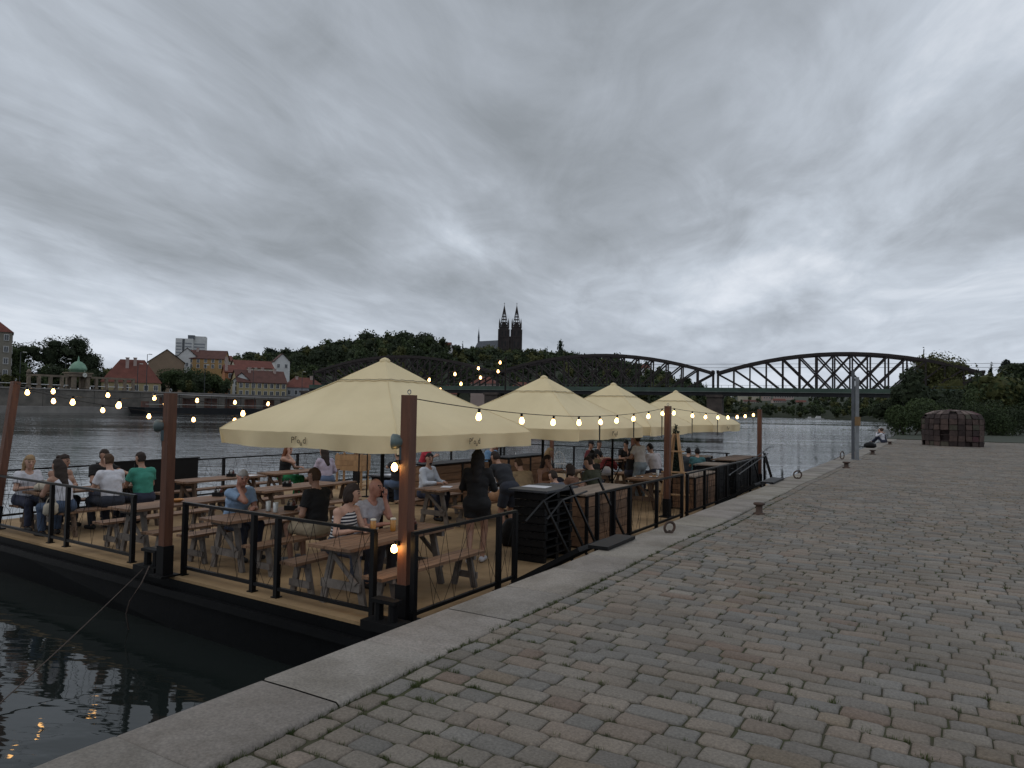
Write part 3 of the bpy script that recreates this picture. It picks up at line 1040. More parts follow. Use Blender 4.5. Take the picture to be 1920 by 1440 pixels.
# ================================================================== CHURCH
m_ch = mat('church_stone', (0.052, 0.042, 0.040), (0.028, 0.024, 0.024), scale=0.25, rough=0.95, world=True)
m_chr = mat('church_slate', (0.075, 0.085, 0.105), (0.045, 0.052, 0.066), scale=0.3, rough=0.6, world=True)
ch0 = P(956, 655, 740) - Vector((0, 0, 12))
ch = thing('church', 'dark gothic church with twin openwork spires on the hilltop', 'church', ch0, math.radians(30.9))
H0 = 12.0
for sx in (-6.4, 6.4):
    wv = 5.0
    mb = MB()
    mb.box((sx, 0, (H0 + 23) / 2), (2 * wv, 2 * wv, H0 + 23))
    for a, b in ((-1, -1), (1, -1), (-1, 1), (1, 1)):
        mb.box((sx + a * (wv + 0.2), b * (wv + 0.2), (H0 + 20) / 2), (1.5, 1.5, H0 + 20))
    for z in (12, 24, 34.4):
        mb.box((sx, 0, z), (2 * wv + 0.7, 2 * wv + 0.7, 0.5))
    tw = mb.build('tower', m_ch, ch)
    for a, b in ((-1, -1), (1, -1), (-1, 1), (1, 1)):
        mb = MB()
        mb.cyl((sx + a * 4.5, b * 4.5, 34), (sx + a * 4.5, b * 4.5, 38.5), 0.9, 0.8, 6).cyl((sx + a * 4.5, b * 4.5, 38.5), (sx + a * 4.5, b * 4.5, 43.5), 0.8, 0.05, 6)
        mb.build('pinnacle', m_ch, tw)
    mb = MB()
    zb, zt = 35.0, 56.0

    def rr(z):
        return 4.1 * (1 - (z - zb) / (zt - zb)) + 0.15
    nr = 8
    for i in range(nr):
        a = 2 * math.pi * (i + 0.5) / nr
        mb.beam((sx + rr(zb) * math.cos(a), rr(zb) * math.sin(a), zb), (sx + rr(zt) * math.cos(a), rr(zt) * math.sin(a), zt), 0.55, 0.55)
    for z in (36.5, 39.5, 42.5, 45.5, 48.5):
        r1 = rr(z)
        for i in range(nr):
            a, b = 2 * math.pi * (i + 0.5) / nr, 2 * math.pi * (i + 1.5) / nr
            mb.beam((sx + r1 * math.cos(a), r1 * math.sin(a), z), (sx + r1 * math.cos(b), r1 * math.sin(b), z), 0.35, 0.7)
    mb.cyl((sx, 0, 34.5), (sx, 0, 38.5), 3.2, 2.6, 8)
    mb.cyl((sx, 0, 49.5), (sx, 0, 58), 1.25, 0.12, 8)
    mb.build('spire', m_ch, tw)
    mb = MB(); mb.box((sx, 0, 58.6), (0.3, 0.3, 3.0)).box((sx, 0, 59.0), (1.5, 0.3, 0.3))
    mb.build('cross', m_ch, tw)
    for z in (17, 28):
        for e in (-1.7, 1.7):
            mb = MB(); mb.box((sx + e, -wv - 0.03, z), (1.2, 0.3, 5.2))
            mb.build('window', m_under, tw)
mb = MB(); mb.box((0, 0.5, 10), (4, 8, 20)); mb.add([(-2.2, -4, 20), (2.2, -4, 20), (0, -4, 25.5), (-2.2, 5, 20), (2.2, 5, 20), (0, 5, 25.5)], [(0, 1, 2), (5, 4, 3), (0, 2, 5, 3), (1, 4, 5, 2)])
mb.build('gable', m_ch, ch)
# nave runs back to the left
d_ = Vector((-0.80, 0.60, 0)); s_ = Vector((0.6, 0.8, 0))
o_ = Vector((-2, 6, 0)); ln = 40
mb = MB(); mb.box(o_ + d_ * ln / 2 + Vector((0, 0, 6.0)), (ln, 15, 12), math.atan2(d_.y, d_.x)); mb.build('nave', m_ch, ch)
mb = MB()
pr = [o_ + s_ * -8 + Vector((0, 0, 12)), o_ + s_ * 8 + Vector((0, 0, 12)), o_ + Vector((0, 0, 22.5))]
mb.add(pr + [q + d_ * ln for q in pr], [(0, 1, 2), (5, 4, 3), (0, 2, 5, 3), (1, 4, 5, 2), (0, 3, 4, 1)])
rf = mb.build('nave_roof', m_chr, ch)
mb = MB(); q = o_ + d_ * (ln - 0.5)
mb.cyl(q + Vector((0, 0, 21)), q + Vector((0, 0, 26)), 1.1, 1.0, 8).cyl(q + Vector((0, 0, 26)), q + Vector((0, 0, 36)), 1.2, 0.08, 8).cyl(q + Vector((0, 0, 36)), q + Vector((0, 0, 37.5)), 0.12, 0.1, 4)
mb.build('ridge_turret', m_chr, rf)

# ================================================================== BUILDINGS
m_win = mat('window_glass', (0.035, 0.04, 0.05), (0.02, 0.024, 0.03), scale=0.5, rough=0.15, spec=0.6)
WALLS = dict(yellow=(0.42, 0.34, 0.19), cream=(0.46, 0.42, 0.33), white=(0.62, 0.62, 0.61), orange=(0.36, 0.155, 0.07), ochre=(0.40, 0.25, 0.11), stone=(0.22, 0.20, 0.165), brown=(0.25, 0.18, 0.125), pink=(0.42, 0.33, 0.30), grey=(0.30, 0.31, 0.33))
ROOFS = dict(red=(0.155, 0.052, 0.038), dull=(0.115, 0.052, 0.042), slate=(0.09, 0.09, 0.10), blue=(0.05, 0.085, 0.20))


def wm(k):
    c = WALLS[k]; return mat('plaster_' + k, c, tuple(q * 0.8 for q in c), scale=0.25, rough=0.9)


def rm(k):
    c = ROOFS[k]; return mat('roof_' + k, c, tuple(q * 0.66 for q in c), scale=0.5, rough=0.85)


WINM = {}


def house(name, label, base, yaw, w_, dp, h, rh, roof, wall, rcol, wins=(0, 0), chim=(), cat='building', ridge='x', group=None, overhang=0.4, winsize=(1.1, 1.7)):
    """base: centre of the facade's foot; local x along the facade, local y going back"""
    t = thing(name, label, cat, base, yaw, group)
    mb = MB(); mb.span((-w_ / 2, 0, -14), (w_ / 2, dp, h))
    if roof == 'gable':
        if ridge == 'x':
            mb.add([(-w_ / 2, 0, h), (-w_ / 2, dp, h), (-w_ / 2, dp / 2, h + rh - 0.25), (w_ / 2, 0, h), (w_ / 2, dp, h), (w_ / 2, dp / 2, h + rh - 0.25)], [(0, 2, 1), (3, 4, 5)])
        else:
            mb.add([(-w_ / 2, 0, h), (w_ / 2, 0, h), (0, 0, h + rh - 0.25), (-w_ / 2, dp, h), (w_ / 2, dp, h), (0, dp, h + rh - 0.25)], [(0, 1, 2), (5, 4, 3)])
    mb.build('wall', wm(wall), t)
    o_ = overhang
    mb = MB()
    x0, x1, y0, y1 = -w_ / 2 - o_, w_ / 2 + o_, -o_, dp + o_
    if roof == 'hip':
        i_ = min(w_, dp) * 0.42
        if w_ >= dp:
            r1, r2 = (x0 + i_, dp / 2, h + rh), (x1 - i_, dp / 2, h + rh)
        else:
            r1, r2 = (0, y0 + i_, h + rh), (0, y1 - i_, h + rh)
        b_ = [(x0, y0, h), (x1, y0, h), (x1, y1, h), (x0, y1, h)]
        if w_ >= dp:
            mb.add(b_ + [r1, r2], [(0, 1, 5, 4), (1, 2, 5), (2, 3, 4, 5), (3, 0, 4), (3, 2, 1, 0)])
        else:
            mb.add(b_ + [r1, r2], [(0, 1, 4), (1, 2, 5, 4), (2, 3, 5), (3, 0, 4, 5), (3, 2, 1, 0)])
    elif roof == 'gable':
        th = 0.25
        if ridge == 'x':
            mb.add([(x0, y0, h - 0.1), (x1, y0, h - 0.1), (x1, dp / 2, h + rh), (x0, dp / 2, h + rh), (x0, y1, h - 0.1), (x1, y1, h - 0.1)], [(0, 1, 2, 3), (3, 2, 5, 4)])
            mb.add([(x0, y0, h - 0.1 - th), (x1, y0, h - 0.1 - th), (x1, dp / 2, h + rh - th), (x0, dp / 2, h + rh - th), (x0, y1, h - 0.1 - th), (x1, y1, h - 0.1 - th)], [(3, 2, 1, 0), (4, 5, 2, 3)])
        else:
            for dz, fl in ((0, 1), (-th, -1)):
                f_ = [(0, 1, 2, 3), (1, 4, 5, 2)]
                mb.add([(x0, y0, h - 0.1 + dz), (0, y0, h + rh + dz), (0, y1, h + rh + dz), (x0, y1, h - 0.1 + dz), (x1, y0, h - 0.1 + dz), (x1, y1, h - 0.1 + dz)], [q[::fl] for q in f_])
    else:
        mb.span((x0, y0, h), (x1, y1, h + max(rh, 0.4)))
    rf_ = mb.build('roof', rm(rcol), t)
    for cx_, cy_, cz_ in chim:
        mbc = MB(); mbc.span((cx_ - 0.5, cy_ - 0.4, h + 0.3), (cx_ + 0.5, cy_ + 0.4, h + cz_)); mbc.span((cx_ - 0.62, cy_ - 0.52, h + cz_), (cx_ + 0.62, cy_ + 0.52, h + cz_ + 0.25))
        mbc.build('chimney', wm('pink'), rf_)
    nx, nz = wins
    key = winsize
    if nx and key not in WINM:
        mbw = MB(); mbw.box((0, 0, 0), (winsize[0], 0.16, winsize[1]))
        WINM[key] = mbw.build('window', m_win, t)
        mbf = MB()
        a, b = winsize[0] / 2 + 0.07, winsize[1] / 2 + 0.07
        mbf.box((0, -0.02, b), (2 * a + 0.14, 0.24, 0.14)).box((0, -0.05, -b), (2 * a + 0.2, 0.34, 0.14)).box((-a, -0.02, 0), (0.14, 0.24, 2 * b - 0.14)).box((a, -0.02, 0), (0.14, 0.24, 2 * b - 0.14)).box((0, -0.02, 0.1), (0.07, 0.22, 2 * b - 0.16))
        WINM[(key, 'f')] = mbf.build('frame', wm('white'), WINM[key])
        first = WINM[key]
    else:
        first = None
    for i in range(nx):
        for j_ in range(nz):
            lx = -w_ / 2 + w_ * (i + 0.5) / nx; lz = h * (j_ + 0.55) / nz
            if first is not None:
                o = first; first = None
                o.location = (lx, -0.02, lz)
            else:
                o = child(WINM[key], t, (lx, -0.02, lz)); child(WINM[(key, 'f')], o)
    if nx:                                     # the end wall that shows
        ny = max(1, int(dp / 3.4))
        for i in range(ny):
            for j_ in range(nz):
                o = child(WINM[key], t, (w_ / 2 + 0.02, dp * (i + 0.5) / ny, h * (j_ + 0.55) / nz), (0, 0, math.pi / 2)); child(WINM[(key, 'f')], o)
    return t


def hb(px, py, d, z=None):
    p = P(px, py, d)
    return p if z is None else gz(p, z)


Y60 = math.radians(58)
house('corner_house', 'tall stone house with red top storey cut by left picture edge', hb(-14, 735, 226, 4.6), math.radians(66), 9.0, 12, 18.6, 4.4, 'hip', 'stone', 'red', (3, 5))
house('hipped_house', 'yellow walled house under the biggest red hipped roof', hb(246, 735, 240, 4.6), Y60, 17.5, 13, 3.7, 8.0, 'hip', 'yellow', 'red', (6, 1), chim=((-1.5, 4.2, 8.3), (0.8, 5.0, 8.4)))
house('gabled_house', 'brown plastered house with blank gable above green trees', hb(312, 692, 330), Y60, 15, 12, 3.2, 6.0, 'gable', 'brown', 'dull', ridge='y')
house('gabled_house', 'white house with steep gable in front of the hotel tower', hb(350, 692, 350), Y60, 13, 14, 4.0, 6.5, 'gable', 'white', 'slate', (3, 1), ridge='y')
house('town_house', 'ochre town house with many windows right of the white gable', hb(385, 692, 352), Y60 - 0.3, 17, 12, 5.2, 4.4, 'gable', 'ochre', 'dull', (5, 2), chim=((-5, 5, 5.2),))
house('town_house', 'pale town house at foot of hill behind ochre house', hb(412, 690, 380), Y60, 12, 10, 4.0, 3.0, 'gable', 'cream', 'red', (3, 1))
house('apartment_house', 'narrow orange house with ochre side and tall brick chimney', hb(441, 735, 300, 4.6), Y60, 8.4, 12, 10.5, 3.2, 'gable', 'orange', 'red', (2, 3), chim=((-3.6, 1.0, 6.0),))
house('town_house', 'white house with dark roof in front of the orange house', hb(452, 735, 285, 4.6), Y60 - 0.2, 6.5, 11, 6.4, 3.4, 'gable', 'white', 'dull', (2, 3), ridge='y')
house('long_house', 'long yellow house with brownish red roof on the embankment', hb(492, 735, 288, 4.6), Y60 + 0.12, 19.0, 12, 6.0, 5.0, 'gable', 'yellow', 'dull', (8, 2), chim=((-4, 5, 5.8), (1.5, 6.4, 6.0), (6, 5, 5.7)))
house('town_house', 'brownish red roofed block rising behind the long yellow house', hb(478, 712, 318, 9), Y60 + 0.12, 16.0, 12, 9.0, 3.4, 'gable', 'cream', 'red', (6, 2))
house('gabled_house', 'small white gabled house behind right end of yellow house', hb(529, 697, 345), Y60, 7, 9, 5.0, 3.8, 'gable', 'white', 'dull', (2, 1), ridge='y')
house('villa', 'grey villa with wide red hipped roof and white dormers', hb(574, 735, 300, 4.6), Y60, 16.5, 12, 4.5, 4.4, 'hip', 'grey', 'red', (6, 1), chim=((-3, 5, 4.6), (3, 5, 4.9)))
house('gabled_house', 'white gabled house with red roof among trees on the hill crest', hb(832, 668, 575), math.radians(15), 9, 8, 5.5, 6.0, 'gable', 'white', 'red', (2, 1), ridge='x')
house('shed', 'small blue roofed shed in the trees on the hill crest', hb(648, 682, 535), math.radians(30), 6.5, 5, 3.6, 1.2, 'gable', 'grey', 'blue')
house('pavilion', 'brown roofed low house in trees below the crest clump', hb(716, 682, 530), math.radians(25), 9, 6, 3.4, 2.4, 'hip', 'brown', 'dull', (2, 1))
house('pale_house', 'pinkish house seen through the diagonals at left end of bridge', hb(905, 748, 285, 2), math.radians(20), 10.0, 9, 9.6, 3, 'hip', 'pink', 'red')
house('red_house', 'little red roofed house behind first bridge span by the umbrella', hb(838, 748, 300, 2), math.radians(35), 8, 8, 5.5, 4, 'hip', 'cream', 'red', (2, 1))
house('red_house', 'red roofed house behind bridge lattice right of the pinkish house', hb(985, 748, 300, 2), math.radians(15), 16, 9, 7.6, 3.6, 'hip', 'pink', 'red', (5, 2))
house('gatehouse', 'white house with red roof on the falling hill slope', hb(1210, 706, 545), math.radians(25), 6.5, 6, 6.5, 3.0, 'hip', 'white', 'red', (1, 1))
# hotel tower far behind
ht = thing('hotel_tower', 'pale grey high-rise hotel tower of two joined slabs', 'building', hb(355, 690, 700), math.radians(48))
mb = MB(); mb.span((-13, 0, -5), (2.5, 13, 28.5)); w1_ = mb.build('slab', wm('white'), ht)
mb = MB(); mb.span((-2.0, 4, -5), (13.5, 17, 31.5)); w2_ = mb.build('slab', wm('white'), ht)
for sl, x0, x1, y_, zt in ((w1_, -12.4, -7.6, -0.04, 28), (w1_, -4.5, 1.4, -0.04, 28), (w2_, 3.2, 12.8, 3.96, 28)):
    for z in range(2, int(zt) - 2, 3):
        mb = MB(); mb.span((x0, y_ - 0.06, z), (x1, y_ + 0.1, z + 1.5)); mb.build('window_band', mat('hotel_band', (0.28, 0.29, 0.31), (0.22, 0.23, 0.25), scale=1), sl)
mb = MB(); mb.span((-7.0, -0.12, -4), (-4.9, 0.1, 28.0)); mb.build('glass_strip', m_win, w1_)
mb = MB(); mb.span((-2.5, 2, 28.5), (3.5, 12, 32.2)); mb.build('roof_house', mat('hotel_dark', (0.13, 0.14, 0.16), scale=1), ht)
# fortress wall on the rock
fwl = thing('fortress_wall', 'brownish fortress wall on rock behind the middle bridge span', 'wall', hb(1190, 720, 555), math.radians(28))
mb = MB(); mb.add([(-22, 0, -10), (24, 0, -14), (22, 2, 5), (4, 2, 9), (-20, 2, 12.5), (-22, 8, -10), (24, 8, -14), (22, 8, 5), (4, 8, 9), (-20, 8, 12.5)], [(0, 1, 2, 3, 4), (9, 8, 7, 6, 5), (4, 3, 8, 9), (3, 2, 7, 8), (2, 1, 6, 7), (0, 4, 9, 5)])
mb.build('rampart', mat('fortress_brick', (0.14, 0.105, 0.085), (0.075, 0.06, 0.05), scale=0.15, rough=0.95), fwl)
for k in range(3):
    mb = MB(); mb.span((-18 + k * 13, -1.2, -10), (-15.5 + k * 13, 2.5, 8.5 - 2.2 * k)); mb.build('buttress', mat('fortress_brick', (0.14, 0.105, 0.085)), fwl)
# houses on the far slope under the bridge
FARH = [(1404, 752, 1050, 36, 7, 'cream', 'long pale block with flat roof on far slope under the bridge', 'flat', 'slate'),
        (1438, 756, 1040, 15, 8, 'pink', 'small pinkish house right of the long pale block', 'gable', 'red'),
        (1470, 754, 1050, 34, 6, 'pink', 'wide pinkish block on far slope under the bridge', 'flat', 'dull'),
        (1410, 766, 980, 30, 5, 'cream', 'row of pale roofs just above shoreline trees', 'gable', 'dull'),
        (1462, 764, 960, 24, 5, 'pink', 'pale terrace left of the riverside trees', 'gable', 'red'),
        (1502, 766, 940, 18, 4, 'cream', 'light coloured house low on the far slope', 'gable', 'red'),
        (1527, 757, 1000, 12, 4, 'white', 'little white house among trees on far slope', 'gable', 'slate'),
        (1556, 764, 900, 8, 6, 'cream', 'slim pale house half hidden by trees near the grey pole', 'gable', 'dull'),
        (1365, 752, 1060, 14, 5, 'white', 'white house close to the bridge pier on far slope', 'gable', 'dull'),
        (1372, 764, 960, 12, 4, 'white', 'low white boathouse right of the bridge pier', 'flat', 'slate')]
for k, (px, py, d, wp, hp, wl, lab, rt_, rc) in enumerate(FARH):
    s = d / 1353
    house('hillside_house', lab, hb(px, py - 8, d), math.radians(25 + 8 * math.sin(k * 2.1)), wp * s, 9, hp * s, 2.5 if rt_ == 'gable' else 0.5, rt_, wl, rc, (max(2, int(wp / 4)), 1 if hp < 6 else 2), group='houses on the far slope', winsize=(1.8, 1.5))

# ---- clock pavilion and arcade on the embankment
m_pav = mat('pavilion_stone', (0.21, 0.165, 0.12), (0.12, 0.10, 0.08), scale=0.8, rough=0.9)
m_cop = mat('copper_dome', (0.20, 0.34, 0.24), (0.13, 0.24, 0.17), scale=0.9, rough=0.6)
m_face = mat('clock_face', (0.6, 0.6, 0.56), (0.5, 0.5, 0.46), scale=2)
RZ = math.pi / 2


def at_x(px, X, z):
    r = FW + RT * ((px - 960.0) / 1353.0)
    return Vector((X, r.y * X / r.x, z))


pv = thing('clock_pavilion', 'stone pavilion with green copper dome and two clock faces', 'pavilion', at_x(151, -212.8, 5.25), RZ)
mb = MB()
for a, b in ((-1, -1), (1, -1), (-1, 1), (1, 1)):
    mb.box((a * 1.9, b * 1.5 + 1.5, 1.9), (1.0, 1.0, 3.8))
mb.box((0, 1.5, 4.0), (5.4, 4.6, 0.9)).box((0, 1.5, 4.62), (6.0, 5.2, 0.34))
mb.build('body', m_pav, pv)
mb = MB(); mb.lathe([(2.0, 4.8), (2.0, 5.4), (2.3, 5.5), (2.2, 6.1), (1.75, 7.1), (0.95, 7.8), (0.3, 8.1), (0.25, 8.6), (0.02, 9.6)], 16, (0, 1.5, 0))
mb.build('dome', m_cop, pv, smooth=True)
for zz, r in ((5.2, 0.42), (4.05, 0.62)):
    mb = MB(); mb.cyl((0.5, -0.75 - (0.3 if zz < 5 else -0.6), zz), (0.5, -0.95 - (0.3 if zz < 5 else -0.6), zz), r, r, 16); q = mb.build('clock_face', m_face, pv)
    mb = MB(); yq = -0.98 - (0.3 if zz < 5 else -0.6); mb.beam((0.5, yq, zz), (0.5 + r * 0.5, yq, zz + r * 0.45), 0.07, 0.05); mb.beam((0.5, yq, zz), (0.5 - r * 0.3, yq, zz - r * 0.3), 0.09, 0.05); mb.build('clock_hand', m_under, q)
ar = thing('arcade', 'stone pillar arcade with beams either side of the clock pavilion', 'arcade', at_x(150, -212.8, 5.25), RZ)
for sgn, xs in ((-1, (4.8, 7.8, 10.8, 13.4)), (1, (4.8, 7.8, 10.8, 13.4, 16))):
    for x in xs:
        mb = MB(); mb.box((sgn * x, 0.4, 1.6), (0.75, 0.75, 3.2)); mb.box((sgn * x, 0.4, 0.3), (0.95, 0.95, 0.6)); mb.build('pillar', m_pav, ar)
    mb = MB(); mb.span((sgn * 3.1, 0.1, 3.2), (sgn * (xs[-1] + 0.5), 0.75, 3.75)); mb.build('beam', m_pav, ar)
    mb = MB(); mb.span((sgn * 3.1, 0.25, 0.9), (sgn * (xs[-1] + 0.5), 0.5, 1.1)); mb.build('rail', wm('white'), ar)
mb = MB(); mb.lathe([(0.5, 3.75), (0.6, 4.3), (0.3, 4.9), (0.02, 5.1)], 10, (-13.4, 0.4, 0)); mb.build('finial', m_pav, ar, smooth=True)
mb = MB(); mb.span((-42, 0.2, 1.0), (-14, 0.5, 1.16)); mb.build('rail', wm('white'), ar)

# street lamps of the embankment
m_pole = mat('lamp_steel', (0.05, 0.055, 0.06), scale=2, rough=0.5)
for px, py, d, lab in ((36, 660, 222, 'slim street lamp in front of the leftmost embankment trees'), (121, 673, 228, 'slim street lamp just left of the green domed pavilion'), (257, 682, 236, 'slim street lamp in front of the big red hipped roof'), (274, 664, 240, 'tall dark mast right of the big red hipped roof'), (383, 684, 262, 'slim street lamp in front of trees below hotel tower'), (474, 690, 280, 'slim street lamp before the long yellow house'), (566, 697, 290, 'slim street lamp before the grey villa')):
    b = gz(P(px, 735, d), 4.6); h = (767.4 + 0.018 * (px - 960) - py) * d / 1353 + 1.7 - 4.6
    t = thing('street_lamp', lab, 'lamp', b, RZ, 'street lamps of the far embankment')
    mb = MB(); mb.cyl((0, 0, -0.2), (0, 0, h), 0.16, 0.09, 6).cyl((0, 0, h - 0.1), (0.9, 0, h + 0.1), 0.06, 0.05, 5); mb.build('pole', m_pole, t)
    mb = MB(); mb.box((1.1, 0, h + 0.05), (1.0, 0.4, 0.24)); mb.build('lamp_head', m_face, t)

# ---- moored restaurant boat on the far bank, small craft
m_hull = mat('boat_hull', (0.022, 0.023, 0.026), (0.014, 0.015, 0.017), scale=0.5, rough=0.5)
b0, b1 = at_x(240, -201.5, WZ), at_x(640, -201.5, WZ)
ln = (b1 - b0).length
bt = thing('moored_boat', 'long dark moored restaurant boat with pale canopy roof at far bank', 'boat', (b0 + b1) / 2, RZ)
mb = MB()
h2 = ln / 2
mb.add([(-h2, 0, 1.9), (-h2 + 3.5, -2.6, 1.8), (h2, -2.6, 1.8), (h2, 2.6, 1.8), (-h2 + 3.5, 2.6, 1.8), (-h2 + 1.6, 0, -0.4), (-h2 + 4.6, -2.3, -0.4), (h2, -2.3, -0.4), (h2, 2.3, -0.4), (-h2 + 4.6, 2.3, -0.4)],
       [(4, 3, 2, 1, 0), (0, 1, 6, 5), (1, 2, 7, 6), (2, 3, 8, 7), (3, 4, 9, 8), (4, 0, 5, 9), (5, 6, 7, 8, 9)])
mb.build('hull', m_hull, bt)
mb = MB(); mb.span((-h2 + 9, -2.2, 5.6), (h2 - 3, 2.2, 5.95)); mb.build('canopy_roof', mat('boat_canopy', (0.42, 0.40, 0.38), (0.33, 0.31, 0.3), scale=0.6), bt)
for i in range(14):
    mb = MB(); x = -h2 + 9.5 + (ln - 13) * i / 13
    mb.span((x - 0.08, -2.1, 1.8), (x + 0.08, -1.95, 5.6)); mb.build('canopy_post', m_pole, bt)
for i in range(9):
    mb = MB(); x = -h2 + 11 + (ln - 16) * i / 9
    mb.span((x, -0.2, 1.8), (x + 3.2, 1.8, 4.9)); mb.build('cabin', mat('boat_cabin', (0.16, 0.07, 0.05), (0.07, 0.045, 0.04), scale=0.5, rnd=0.4), bt)
mb = MB(); mb.span((-h2 + 4, -2.5, 2.7), (h2, -2.42, 2.8)); mb.build('railing', m_face, bt)
mb = MB(); mb.span((-h2 + 4.6, -0.8, 1.8), (-h2 + 6.2, 0.8, 3.6)); mb.build('wheelhouse', mat('boat_cabin', (0.16, 0.07, 0.05)), bt)
for px, py, d, s, lab in ((1533, 781, 480, 1.0, 'white motor boat moored at far shore beneath the bridge'), (1517, 779, 520, 0.7, 'small white boat beside the motor boat at far shore'), (1653, 794, 150, 0.42, 'tiny white boat on dark water left of quay end trees'), (1672, 793, 150, 0.42, 'tiny pale dinghy right next to quay end trees')):
    b = P(px, py, d); b.z = WZ
    t = thing('small_boat', lab, 'boat', b, math.radians(20), 'small boats across the water')
    mb = MB(); mb.add([(-4, 0, 1.0), (-2, -1.2, 0.9), (4, -1.2, 0.8), (4, 1.2, 0.8), (-2, 1.2, 0.9), (-3, 0, -0.2), (-1.8, -0.9, -0.2), (3.8, -0.9, -0.2), (3.8, 0.9, -0.2), (-1.8, 0.9, -0.2)], [(4, 3, 2, 1, 0), (0, 1, 6, 5), (1, 2, 7, 6), (2, 3, 8, 7), (3, 4, 9, 8), (4, 0, 5, 9)]); mb.v = [(a * s, b_ * s, c * s) for a, b_, c in mb.v]; mb.build('hull', wm('white'), t)
    mb = MB(); mb.add([(-1.5, -0.9, 0.85), (2, -0.9, 0.85), (2, 0.9, 0.85), (-1.5, 0.9, 0.85), (-0.6, -0.8, 2.3), (1.9, -0.8, 2.3), (1.9, 0.8, 2.3), (-0.6, 0.8, 2.3)], [(0, 1, 5, 4), (1, 2, 6, 5), (2, 3, 7, 6), (3, 0, 4, 7), (4, 5, 6, 7)]); mb.v = [(a * s, b_ * s, c * s) for a, b_, c in mb.v]; mb.build('cabin', wm('white'), t)

# ================================================================== THE BARGE
m_deck = mat('deck_ply', (0.44, 0.295, 0.155), (0.30, 0.20, 0.105), scale=1.1, rough=0.85, bump=0.002, world=True, detail=8, bscale=40, stain=0.4, sscale=0.55)
m_bhull = mat('barge_hull', (0.006, 0.0065, 0.0075), (0.0035, 0.004, 0.0045), scale=1.2, spec=0.15, rough=0.5, bump=0.01, world=True)
m_black = mat('black_paint', (0.008, 0.008, 0.0085), (0.005, 0.005, 0.0055), scale=3, rough=0.55, spec=0.2)
m_rust = mat('rusty_iron', (0.09, 0.055, 0.04), (0.045, 0.035, 0.03), scale=9, rough=0.85, bump=0.003)
m_post = mat('post_timber', (0.135, 0.055, 0.03), (0.075, 0.03, 0.018), scale=5, rough=0.6, stretch=(4, 4, 0.35), bump=0.003, rnd=0.15)
m_plank = mat('table_plank', (0.27, 0.155, 0.09), (0.125, 0.07, 0.042), scale=5, rough=0.62, stretch=(5, 0.5, 5), bump=0.003, rnd=0.22, detail=8)
m_legw = mat('weathered_leg', (0.20, 0.175, 0.155), (0.10, 0.085, 0.075), scale=6, rough=0.9, bump=0.003, rnd=0.2)
m_legb = mat('brown_leg', (0.16, 0.105, 0.07), (0.08, 0.055, 0.04), scale=6, rough=0.9, bump=0.003, rnd=0.2)
m_crate = mat('crate_board', (0.26, 0.145, 0.08), (0.14, 0.078, 0.046), scale=4, rough=0.75, stretch=(4, 0.5, 4), bump=0.003, rnd=0.3)
m_crtop = mat('crate_top_board', (0.25, 0.20, 0.155), (0.15, 0.115, 0.09), scale=4, rough=0.8, stretch=(4, 0.5, 4), rnd=0.15)
m_pine = mat('fresh_pine', (0.42, 0.25, 0.12), (0.27, 0.16, 0.08), scale=4, rough=0.7, stretch=(3, 3, 0.5), rnd=0.1)
m_rail = mat('rail_steel', (0.007, 0.0072, 0.008), (0.004, 0.004, 0.0045), scale=4, rough=0.4, spec=0.22)
m_paper = mat('paper', (0.72, 0.73, 0.76), (0.66, 0.67, 0.7), scale=4, rough=0.7)
m_zinc = mat('galvanised', (0.30, 0.31, 0.32), (0.2, 0.21, 0.22), scale=3, rough=0.5, metal=0.5, stretch=(1, 1, 0.3))


def ye(x):
    return 6.10 + 0.042 * (-5.0 - x)


barge = thing('restaurant_barge', 'flat black restaurant barge with tan deck moored along the quay', 'barge', (-10.5, 16, D))
X0, X1, Y1 = -16.25, -4.92, 25.75
mb = MB()
zt, zb = D - 0.045, WZ - 0.45
mb.add([(X1, ye(X1), zt), (X0, ye(X0), zt), (X0, Y1, zt), (X1, Y1, zt), (X1, ye(X1) + 0.12, zb), (X0 + 1.6, ye(X0) + 0.25, zb), (X0 + 1.6, Y1, zb), (X1, Y1, zb),
        (X0 + 0.25, ye(X0) + 0.02, -1.02), (X0 + 0.25, Y1, -1.02)],
       [(3, 2, 1, 0), (0, 1, 8, 5, 4), (1, 2, 9, 8), (8, 9, 6, 5), (2, 3, 7, 6, 9), (3, 0, 4, 7), (4, 5, 6, 7)])
mb.build('hull', m_bhull, barge, off=barge.location)
mb = MB()
mb.beam((X1 + 0.03, ye(X1) - 0.03, D - 0.22), (X0 + 0.02, ye(X0) - 0.03, D - 0.22), 0.07, 0.10)
mb.beam((X1 + 0.035, ye(X1) - 0.03, D - 0.2), (X1 + 0.035, Y1, D - 0.2), 0.08, 0.16)
mb.build('rubbing_strake', m_bhull, barge, off=barge.location)
